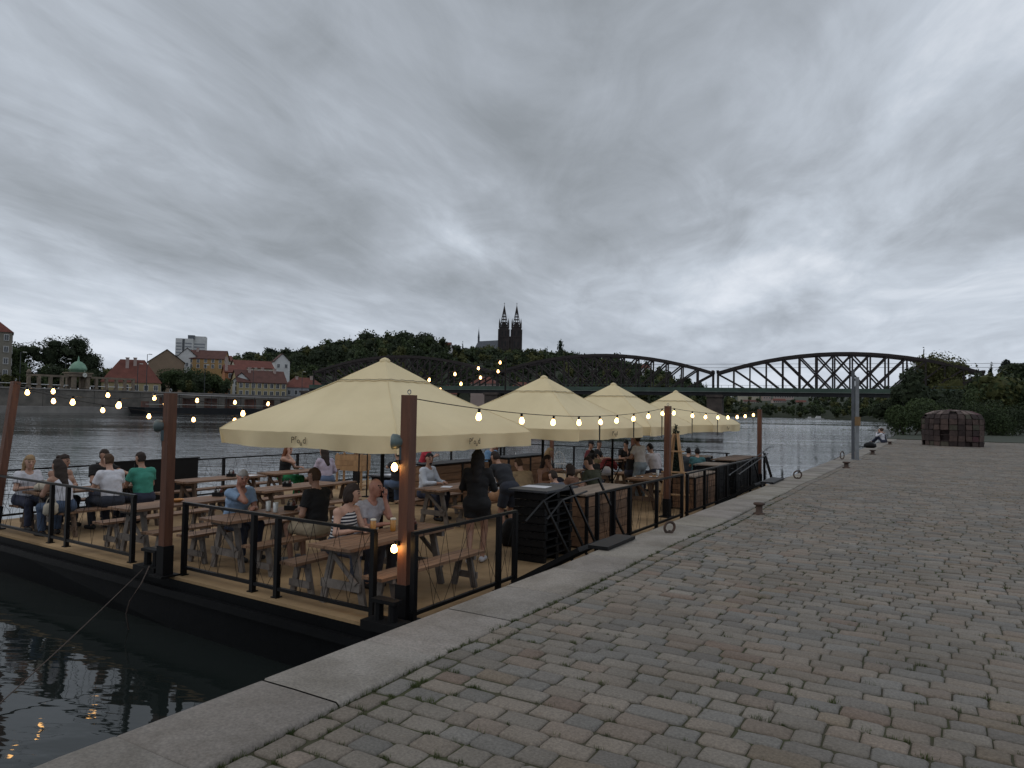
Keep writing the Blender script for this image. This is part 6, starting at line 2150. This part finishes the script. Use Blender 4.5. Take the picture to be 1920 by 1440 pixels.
        if style == 'bob':
            Hh.cap(hc - hf * 0.05 + hu * 0.02, hc - hf * 0.055 - hu * 0.085, 0.072, 0.06, 0.03, hs, 1.15)
            for sg in (-1, 1):
                Hh.cap(hc + hs * sg * 0.062 + hu * 0.03 - hf * 0.01, hc + hs * sg * 0.068 - hu * 0.085 - hf * 0.005, 0.03, 0.032, 0.03)
        if style == 'bun':
            Hh.cap(hc - hf * 0.10 + hu * 0.05, hc - hf * 0.12 + hu * 0.05, 0.045, None, 0.02)
        if beard:
            Hh.cap(hc - hu * 0.075 + hf * 0.045, hc - hu * 0.09 + hf * 0.062, 0.047, 0.035, 0.02)
    ms, mh = cm('skin', SKIN[skin]), cm('hair', HAIRC[hair])
    meye, mlip = mat('eye_dark', (0.03, 0.025, 0.022)), cm('skin', (SKIN[skin][0] * 0.75, SKIN[skin][1] * 0.5, SKIN[skin][2] * 0.5))

    def zones(c):
        p = (c - hc) @ RH
        m_ = np.zeros(len(c), int)
        for sg in (-1, 1):
            m_[(np.abs(p[:, 0] - sg * 0.032) < 0.014) & (np.abs(p[:, 2] - 0.012) < 0.0095) & (p[:, 1] > 0.055)] = 1
            m_[(np.abs(p[:, 0] - sg * 0.032) < 0.02) & (np.abs(p[:, 2] - 0.040) < 0.006) & (p[:, 1] > 0.055)] = 3
        m_[(np.abs(p[:, 0]) < 0.026) & (np.abs(p[:, 2] + 0.066) < 0.009) & (p[:, 1] > 0.06)] = 2
        return m_
    B.mesh('body', [ms, meye, mlip, mh], t, mi=zones)
    mtop = stripes_mat() if stripes else cm('cloth', top)
    ncut = nb + td * 0.015

    def carve(gr):
        # round neckline
        q = gr - (nb + td * (0.01 - neck) + tf * 0.03)
        r1 = (0.075 + neck * 0.7) - np.linalg.norm(q, axis=-1)
        return np.maximum(r1, -1.0)
    T.mesh('dress' if dress else 'shirt', mtop, t, 0.0034, carve)
    Q.mesh('skirt' if legs == 'mini' else ('shorts' if legs == 'shorts' else 'trousers'), mtop if dress else cm('cloth', bottom), t, 0.0028)
    if style != 'bald':
        Hh.mesh('hair', mh, t, 0.0045)
    for q_ in Sh:
        q_.mesh('shoe', cm('leather', shoe), t)
    if cap is not None:
        K_ = SDF(h)
        K_.ell(hc + hu * 0.03 - hf * 0.004, HR + 0.02, RH, 0, lambda p: 0.02 - p[..., 2])
        K_.cap(hc + hf * 0.10 + hu * 0.048, hc + hf * 0.155 + hu * 0.04, 0.012, None, 0.01, hs, 5.0)
        K_.mesh('cap', cm('cloth', cap), t)
    return t


WH, BK = (0.62, 0.62, 0.66), (0.012, 0.012, 0.013)
# group of six at the left
person('blonde woman in white blouse seated at the left end of group table', -14.86, 7.02, -88, yaw=-12, hair='blonde', style='wavy', top=WH, sleeve='short', L='tablein', R='table', lean=10)
person('long haired brunette in white top and jeans seen from behind on the bench', -13.32, 6.93, 92, yaw=18, hair='dark', style='long', top=WH, sleeve='none', bottom=(0.06, 0.09, 0.15), L='table', R='tablein', lean=14, skin='tan')
person('bare shouldered dark haired woman leaning over the group table', -14.80, 7.55, -88, yaw=30, hair='dark', style='bun', top=(0.30, 0.2, 0.15), sleeve='none', L='table', R='tablein', skin='tan', lean=15, neck=0.06)
person('man in black shirt facing us across the group table', -14.86, 8.45, -92, yaw=5, hair='dark', style='short', top=BK, L='point', R='table', lean=4, s=1.06, skin='tan')
person('man in white polo shirt seen from behind at group table', -13.36, 7.82, 90, yaw=0, hair='brown', top=WH, L='table', R='table', lean=10, s=1.06, bottom=(0.03, 0.035, 0.05))
person('man in green shirt seen from behind at end of group table', -13.40, 8.46, 88, yaw=15, hair='dark', top=(0.05, 0.26, 0.19), L='table', R='table', lean=7, s=1.06, skin='tan')
# tables B and A
person('grey haired man in light blue shirt resting his cheek on his hand', -9.62, 7.58, -92, yaw=-25, pitch=14, hair='grey', top=(0.26, 0.38, 0.55), L='tablein', R='cheek', lean=18, s=1.04, skin='red', bottom=(0.035, 0.045, 0.075))
person('man in black shirt and beige shorts sitting opposite man in blue', -8.16, 7.95, 92, yaw=10, pitch=6, hair='brown', top=BK, L='lap', R='table', lean=3, s=1.08, skin='tan', bottom=(0.36, 0.30, 0.21), legs='shorts', shoe=(0.2, 0.2, 0.2))
person('dark bobbed woman in striped sleeveless top holding a beer', -6.93, 7.16, -90, yaw=42, hair='dark', style='bob', top=WH, sleeve='none', L='tablein', R='table', lean=14, stripes=True, bottom=(0.05, 0.06, 0.09), s=1.0)
person('bald man in pale shirt covering his mouth beside woman in stripes', -6.97, 7.66, -92, yaw=14, style='bald', hair='dark', top=(0.42, 0.42, 0.46), L='mouth', R='tablein', lean=14, s=1.05, skin='red', bottom=(0.05, 0.05, 0.06))
# table F
person('red haired woman in black top and green trousers shading her face', -14.70, 13.1, -70, yaw=-10, hair='red', style='long', top=BK, sleeve='none', L='table', R='cheek', lean=8, bottom=(0.02, 0.22, 0.08), h=0.016)
person('dark haired woman in lilac blouse with long sleeves', -13.32, 13.25, 75, yaw=15, hair='dark', style='long', top=(0.46, 0.40, 0.48), sleeve='long', L='table', R='lap', lean=12, bottom=(0.10, 0.14, 0.22), h=0.016)
# first parasol
person('bearded man in white shirt at the table under first parasol', -9.66, 12.55, -88, yaw=-30, hair='black', top=(0.52, 0.55, 0.60), sleeve='long', L='table', R='table', lean=6, skin='tan', beard=True, h=0.016, s=1.05)
person('person in white shirt bending over table half behind the waitress', -8.22, 13.15, 95, yaw=20, pitch=25, hair='dark', top=WH, L='table', R='table', lean=34, h=0.016, bottom=(0.40, 0.22, 0.12), legs='shorts', shoe=WH)
person('waitress with long dark hair in black dress and white trainers', -6.24, 9.42, 25, pose='stand', yaw=10, pitch=15, hair='black', style='long', top=BK, sleeve='long', legs='mini', dress=True, shoe=WH, L='front', R='front', lean=3, s=1.0, skin='tan', feet=[(-0.09, -0.16, 0.11), (0.08, 0.12, 0.085)])
person('person in dark hooded jacket bending beside the pallet counter', -7.05, 11.75, 70, pose='stand', yaw=10, pitch=30, hair='dark', top=(0.02, 0.022, 0.028), sleeve='long', L='reach', R='reach', lean=38, s=0.98, bottom=(0.03, 0.035, 0.05), legs='shorts', h=0.016, skin='tan')
person('person in beige jumper next to the hooded figure', -7.75, 13.6, 60, yaw=30, pitch=22, hair='brown', top=(0.33, 0.24, 0.14), sleeve='long', lean=22, h=0.017)
person('guest in bright red shirt at the bar counter', -11.95, 15.35, -60, pose='stand', yaw=0, hair='dark', top=(0.42, 0.03, 0.05), L='front', R='front', lean=20, h=0.018, s=0.92)
person('guest in blue denim jacket behind bar counter', -11.9, 18.6, -100, yaw=20, hair='brown', top=(0.14, 0.26, 0.42), sleeve='long', h=0.018, s=1.08)
person('guest in dark shirt and jeans lounging at the low pallet counter', -11.4, 13.7, 60, yaw=10, hair='dark', top=(0.03, 0.03, 0.035), sleeve='short', bottom=(0.08, 0.12, 0.20), L='reach', R='table', lean=-6, h=0.018)
# crowded table behind the crate
person('blonde woman in black sleeveless top at small round table', -9.2, 17.15, -55, yaw=-10, hair='blonde', style='long', top=BK, sleeve='none', h=0.017, skin='tan', lean=8)
person('small boy in grey shirt bowing his head by the crate', -6.45, 12.75, 75, yaw=10, pitch=25, hair='dark', top=(0.12, 0.13, 0.16), s=0.84, h=0.017, skin='fair', lean=20)
person('dark haired girl behind the small boy at crowded table', -6.52, 13.45, 85, yaw=-15, pitch=10, hair='dark', style='bob', top=(0.16, 0.08, 0.05), s=0.9, h=0.017, skin='tan')
person('woman in brown top leaning at crowded table', -7.9, 14.55, -100, yaw=0, hair='dark', style='long', top=(0.22, 0.11, 0.06), sleeve='none', h=0.017, skin='tan', lean=12, L='chin')
person('child in beige shirt with black hair turned away', -8.3, 18.2, 20, pose='stand', yaw=10, hair='black', top=(0.38, 0.31, 0.2), s=0.74, h=0.016, skin='tan', L='front', R='front', bottom=(0.05, 0.05, 0.06))
person('man in dark olive shirt with bowed head at crowded table', -6.48, 14.5, 75, yaw=25, pitch=22, hair='dark', top=(0.045, 0.05, 0.03), h=0.017, skin='fair', lean=16, s=1.05)
person('black clad woman sitting behind olive shirted man near the pushchair', -7.6, 17.0, 70, yaw=0, pitch=20, hair='black', style='bun', top=BK, sleeve='long', h=0.018, lean=18, s=0.95)
# far end
person('man in maroon shirt and black cap at far table', -10.25, 22.1, -80, yaw=-25, hair='dark', top=(0.13, 0.025, 0.03), h=0.018, cap=BK, skin='tan')
person('guest in black shirt between the two capped men', -10.3, 22.9, -80, yaw=-35, hair='dark', top=BK, h=0.018, skin='tan')
person('man in black shirt and black cap with chin on hand', -9.55, 23.6, -130, yaw=0, hair='dark', top=BK, h=0.018, cap=BK, L='chin', skin='tan')
person('black haired woman in black beside the standing woman', -8.1, 20.5, -40, yaw=10, hair='black', style='long', top=BK, h=0.018, L='table', R='table', skin='tan')
person('woman standing in white shirt and pale jeans beside littered table', -7.1, 18.75, 70, pose='stand', yaw=10, pitch=15, hair='dark', style='bun', top=(0.62, 0.6, 0.58), legs='long', bottom=(0.28, 0.34, 0.38), L='front', R='front', h=0.017, s=1.0, skin='tan')
person('man in white shirt bending forward right of standing woman', -7.3, 20.6, 60, yaw=20, pitch=20, hair='black', top=(0.60, 0.56, 0.58), sleeve='long', h=0.018, lean=20, s=1.08, seat=0.5)
person('child in teal shirt seen from behind at the far end', -6.30, 21.3, 10, yaw=10, hair='black', top=(0.06, 0.16, 0.17), s=0.9, h=0.018, seat=0.5)
person('second dark haired child just behind child in teal', -6.72, 21.75, 10, yaw=-10, hair='black', top=(0.04, 0.05, 0.06), s=0.88, h=0.018, seat=0.5)
# couple sitting on the kerb at the end of the quay
person('man in white shirt sitting on the kerb at far end of quay', -3.30, 51.2, 88, yaw=10, hair='dark', top=WH, sleeve='long', h=0.022, z=0.0, seat=0.0, L='knee', R='bench', lean=14, feet=[(-0.13, 0.62, 0.06), (0.13, 0.66, 0.06)], group='couple at the end of the quay')
person('companion in dark clothes sitting on the kerb behind man in white', -3.25, 52.0, 88, yaw=-20, hair='brown', style='bun', top=(0.05, 0.05, 0.06), sleeve='long', h=0.022, z=0.0, seat=0.0, L='knee', R='knee', lean=14, feet=[(-0.13, 0.62, 0.06), (0.13, 0.66, 0.06)], group='couple at the end of the quay')
# black rucksack on the hooded figure's bench, white pram hood
rk = thing('rucksack', 'black rucksack standing on deck behind waitress', 'bag', (-6.55, 11.0, D), 0.3)
mb = MB(); mb.lathe([(0.15, 0), (0.19, 0.08), (0.18, 0.34), (0.10, 0.46), (0.03, 0.48)], 12); mb.v = [(a, b * 0.75, c) for a, b, c in mb.v]; mb.build('body', m_black, rk, smooth=True)
mb = MB(); mb.tube([(0.1, 0.13, 0.4), (0.13, 0.22, 0.25), (0.1, 0.14, 0.06)], 0.018, 5); mb.build('strap', m_black, rk)
pr = thing('pushchair', 'pushchair with dark red hood and white blanket between the tables', 'pushchair', (-8.35, 19.4, D), 0.8)
mb = MB()
for i in range(7):
    a = math.radians(20 + 20 * i); mb.tube([(0.24 * math.cos(b), 0.3 * math.cos(a) * math.sin(b) - 0.05, 0.72 + 0.3 * math.sin(a) * math.sin(b)) for b in [j * math.pi / 8 for j in range(9)]], 0.035, 5)
mb.build('hood', cm('cloth', (0.33, 0.06, 0.07)), pr, smooth=True)
mb = MB(); mb.box((0, 0.25, 0.66), (0.44, 0.5, 0.07), Matrix.Rotation(0.35, 3, 'X')); mb.build('blanket', m_paper, pr)
mb = MB(); mb.tube([(-0.25, -0.55, 1.02), (-0.25, 0.2, 0.35)], 0.016, 5); mb.tube([(0.25, -0.55, 1.02), (0.25, 0.2, 0.35)], 0.016, 5); mb.tube([(-0.25, -0.55, 1.02), (0.25, -0.55, 1.02)], 0.02, 5); mb.build('frame', m_black, pr)
for a, b in ((-0.27, -0.25), (0.27, -0.25), (-0.27, 0.35), (0.27, 0.35)):
    mb = MB(); mb.torus((a, b, 0.14), 0.12, 0.022, (0, 1, 0), (0, 0, 1), 14, 6); mb.build('wheel', m_black, pr)

# ================================================================== LIGHTS ON THE BARGE
m_bulb = mat('lit_bulb', (1.0, 0.8, 0.5), emit=(1.0, 0.54, 0.18), estr=BULB)
m_cable = mat('cable', (0.02, 0.018, 0.016), scale=5, rough=0.7)
mb = MB(); mb.lathe([(0.012, -0.035), (0.021, -0.055), (0.038, -0.097), (0.037, -0.124), (0.02, -0.145), (0.004, -0.15)], 12)
BULBM = mb.build('bulb', m_bulb, None, smooth=True)
mb = MB(); mb.lathe([(0.008, 0.012), (0.019, 0.0), (0.019, -0.045), (0.014, -0.05)], 8)
SOCK = mb.build('socket', m_black, None, smooth=True)
first_b = [True]


def string_lights(label, a, b, sg, ts, wander=0.0):
    a, b = Vector(a), Vector(b)

    def pt(q):
        return a.lerp(b, q) - Vector((0, 0, sg * 4 * q * (1 - q)))
    t = thing('string_light', label, 'lights', a, 0, 'strings of bulbs round the deck')
    mb = MB(); mb.tube([pt(i / 26) - a for i in range(27)], 0.006, 5); mb.build('cable', m_cable, t, smooth=True)
    for q in ts:
        p = pt(q) - a - Vector((0, 0, 0.008))
        o = child(BULBM, t, p)
        o.rotation_euler = (random.uniform(-0.12, 0.12), random.uniform(-0.12, 0.12), 0)
        child(SOCK, o)
    return t


A_, B_, Z_, C_, E_, Rr, Ff = (POSTS[k] for k in 'ABZCERF')
d5 = Vector((0, 0, -0.03))
lin = lambda n, a=0.04, b=0.96: [a + (b - a) * i / (n - 1) for i in range(n)]
string_lights('bulb string from lit corner post to easel post along the quay side', A_ + d5, C_ + d5, 0.21, [0.155, 0.275, 0.385, 0.485, 0.58, 0.67, 0.765, 0.86, 0.955])
string_lights('bulb string from easel post to far quayside corner post', C_ + d5, E_ + d5, 0.13, [0.05, 0.2, 0.33, 0.45, 0.565, 0.68, 0.79, 0.9])
string_lights('bulb string from leaning post to the middle near post', Z_ + d5, B_ + d5, 0.14, [0.10, 0.45, 0.74, 0.985])
string_lights('shallow bulb string along the river side from leaning post', Z_ + d5, Rr + d5, 0.06, lin(9, 0.07, 0.97))
string_lights('sagging bulb string crossing the deck from leaning post', Z_ + Vector((0.05, 0.05, -0.12)), Vector((-12.2, 13.2, D + 2.5)), 0.42, lin(8, 0.08, 0.95))
string_lights('bulb string from middle near post back behind first parasol', B_ + d5, Rr + d5, 0.24, [0.22, 0.4, 0.58, 0.75, 0.9])
string_lights('bulb string along far river side to the far corner', Rr + d5, Ff + d5, 0.12, lin(8))
mast = thing('light_mast', 'slim dark mast carrying two bulb strings behind second parasol', 'mast', (-12.6, 20.6, D))
mb = MB(); mb.cyl((0, 0, 0), (0, 0, 4.15), 0.035, 0.03, 8); mb.build('tube', m_black, mast)
mb = MB(); mb.box((0, 0, 0.02), (0.3, 0.3, 0.04)); mb.build('foot_plate', m_black, mast)
mt_ = Vector((-12.6, 20.6, D + 4.12))
string_lights('upper rising bulb string between first and second parasol', Vector((-13.2, 14.6, D + 2.9)), mt_, 0.05, lin(5, 0.2, 0.95))
string_lights('lower rising bulb string between first and second parasol', Vector((-12.3, 14.2, D + 2.6)), mt_ - Vector((0, 0, 0.25)), 0.08, lin(5, 0.22, 0.92))
for lab, x, y in (('thin dark prop carrying the upper rising bulb string', -13.2, 14.6), ('thin dark prop carrying the lower rising bulb string', -12.3, 14.2), ('thin dark prop carrying end of the sagging bulb string', -12.2, 13.2)):
    t = thing('light_prop', lab, 'mast', (x, y, D), 0)
    hgt2 = {-13.2: 2.92, -12.3: 2.62, -12.2: 2.52}[x]
    mb = MB(); mb.cyl((0, 0, 0), (0, 0, hgt2), 0.018, 0.016, 6); mb.build('tube', m_black, t)
    mb = MB(); mb.box((0, 0, 0.012), (0.18, 0.18, 0.024)); mb.build('foot_plate', m_black, t)
# dark straps hanging from the quayside cable in front of the parasols
for k, (px, a, b, q, ln) in enumerate((('hanging dark strap before second parasol', A_, C_, 0.58, 0.42), ('hanging dark strap before third parasol', A_, C_, 0.765, 0.46), ('hanging dark strap left of the easel post', A_, C_, 0.955, 0.62), ('hanging dark strap right of the easel post', C_, E_, 0.2, 0.68), ('hanging dark strap in the middle of fourth parasol', C_, E_, 0.45, 0.58), ('hanging dark strap at the tip of fourth parasol', C_, E_, 0.9, 0.62))):
    sg = 0.21 if a is A_ else 0.13
    p = (a + d5).lerp(b + d5, q) - Vector((0, 0, sg * 4 * q * (1 - q) + 0.03))
    t = thing('cable_strap', px, 'strap', p, 0, 'dark straps hanging from the bulb string')
    mb = MB(); mb.add([(-0.004, -0.03, 0), (0.004, -0.03, 0), (0.004, 0.03, 0), (-0.004, 0.03, 0), (-0.004, -0.014, -ln), (0.004, -0.014, -ln), (0.004, 0.022, -ln), (-0.004, 0.022, -ln)], [(0, 1, 2, 3), (7, 6, 5, 4), (0, 4, 5, 1), (1, 5, 6, 2), (2, 6, 7, 3), (3, 7, 4, 0)])
    mb.build('band', m_black, t)
    mb = MB(); mb.torus((0, 0, 0.01), 0.02, 0.004, (0, 1, 0), (0, 0, 1), 8, 4); mb.build('hook', m_black, t)


def floodlight(label, p, face):
    t = thing('floodlight', label, 'floodlight', p, face)
    mb = MB(); mb.lathe([(0.02, -0.09), (0.06, -0.07), (0.085, 0.0), (0.09, 0.05), (0.08, 0.06)], 14); mb.v = [(a, c, b) for a, b, c in mb.v]; mb.f = [q[::-1] for q in mb.f]
    mb.build('housing', mat('flood_housing', (0.13, 0.17, 0.16), (0.08, 0.1, 0.1), scale=4, rough=0.4), t, smooth=True)
    mb = MB(); mb.cyl((0, 0.055, 0), (0, 0.064, 0), 0.078, 0.074, 14); mb.build('lens', m_glass, t)
    mb = MB(); mb.box((0.0, -0.08, -0.13), (0.10, 0.09, 0.15)).box((0.02, -0.05, -0.24), (0.05, 0.05, 0.09)); mb.build('bracket', mat('flood_bracket', (0.05, 0.075, 0.085), scale=4, rough=0.45), t)
    return t


floodlight('round grey floodlight on the middle near post', B_ + Vector((-0.12, -0.06, -0.46)), math.radians(120))
floodlight('round grey floodlight on the lit corner post below parasol edge', A_ + Vector((-0.12, -0.05, -0.53)), math.radians(120))


def post_lamp(label, p, d):
    t = thing('post_lamp', label, 'lamp', p, 0)
    mb = MB(); mb.lathe([(0.010, 0.03), (0.022, 0.02), (0.036, -0.015), (0.032, -0.045), (0.01, -0.06)], 12); mb.build('bulb', m_lamp, t, smooth=True)
    mb = MB(); mb.box(Vector(d) * 0.045 + Vector((0, 0, 0.04)), (0.05, 0.05, 0.05)); mb.beam((0, 0, 0.045), Vector(d) * 0.075 + Vector((0, 0, 0.045)), 0.02, 0.02); mb.build('socket', m_black, t)
    return t


m_lamp = mat('lit_post_lamp', (1.0, 0.7, 0.35), emit=(1.0, 0.55, 0.17), estr=BULB * 3.5)
post_lamp('lit bulb on upper part of the near corner post', A_ + Vector((-0.12, -0.085, -0.80)), (0.8, 0.6, 0))
post_lamp('lit bulb on lower part of the near corner post', A_ + Vector((-0.06, -0.13, -1.70)), (0.2, 0.9, 0))
bpy.data.objects.remove(BULBM)
bpy.data.objects.remove(SOCK)
for o in (tw_, tb_, bw_, bb_):
    assert o['label'], o.name
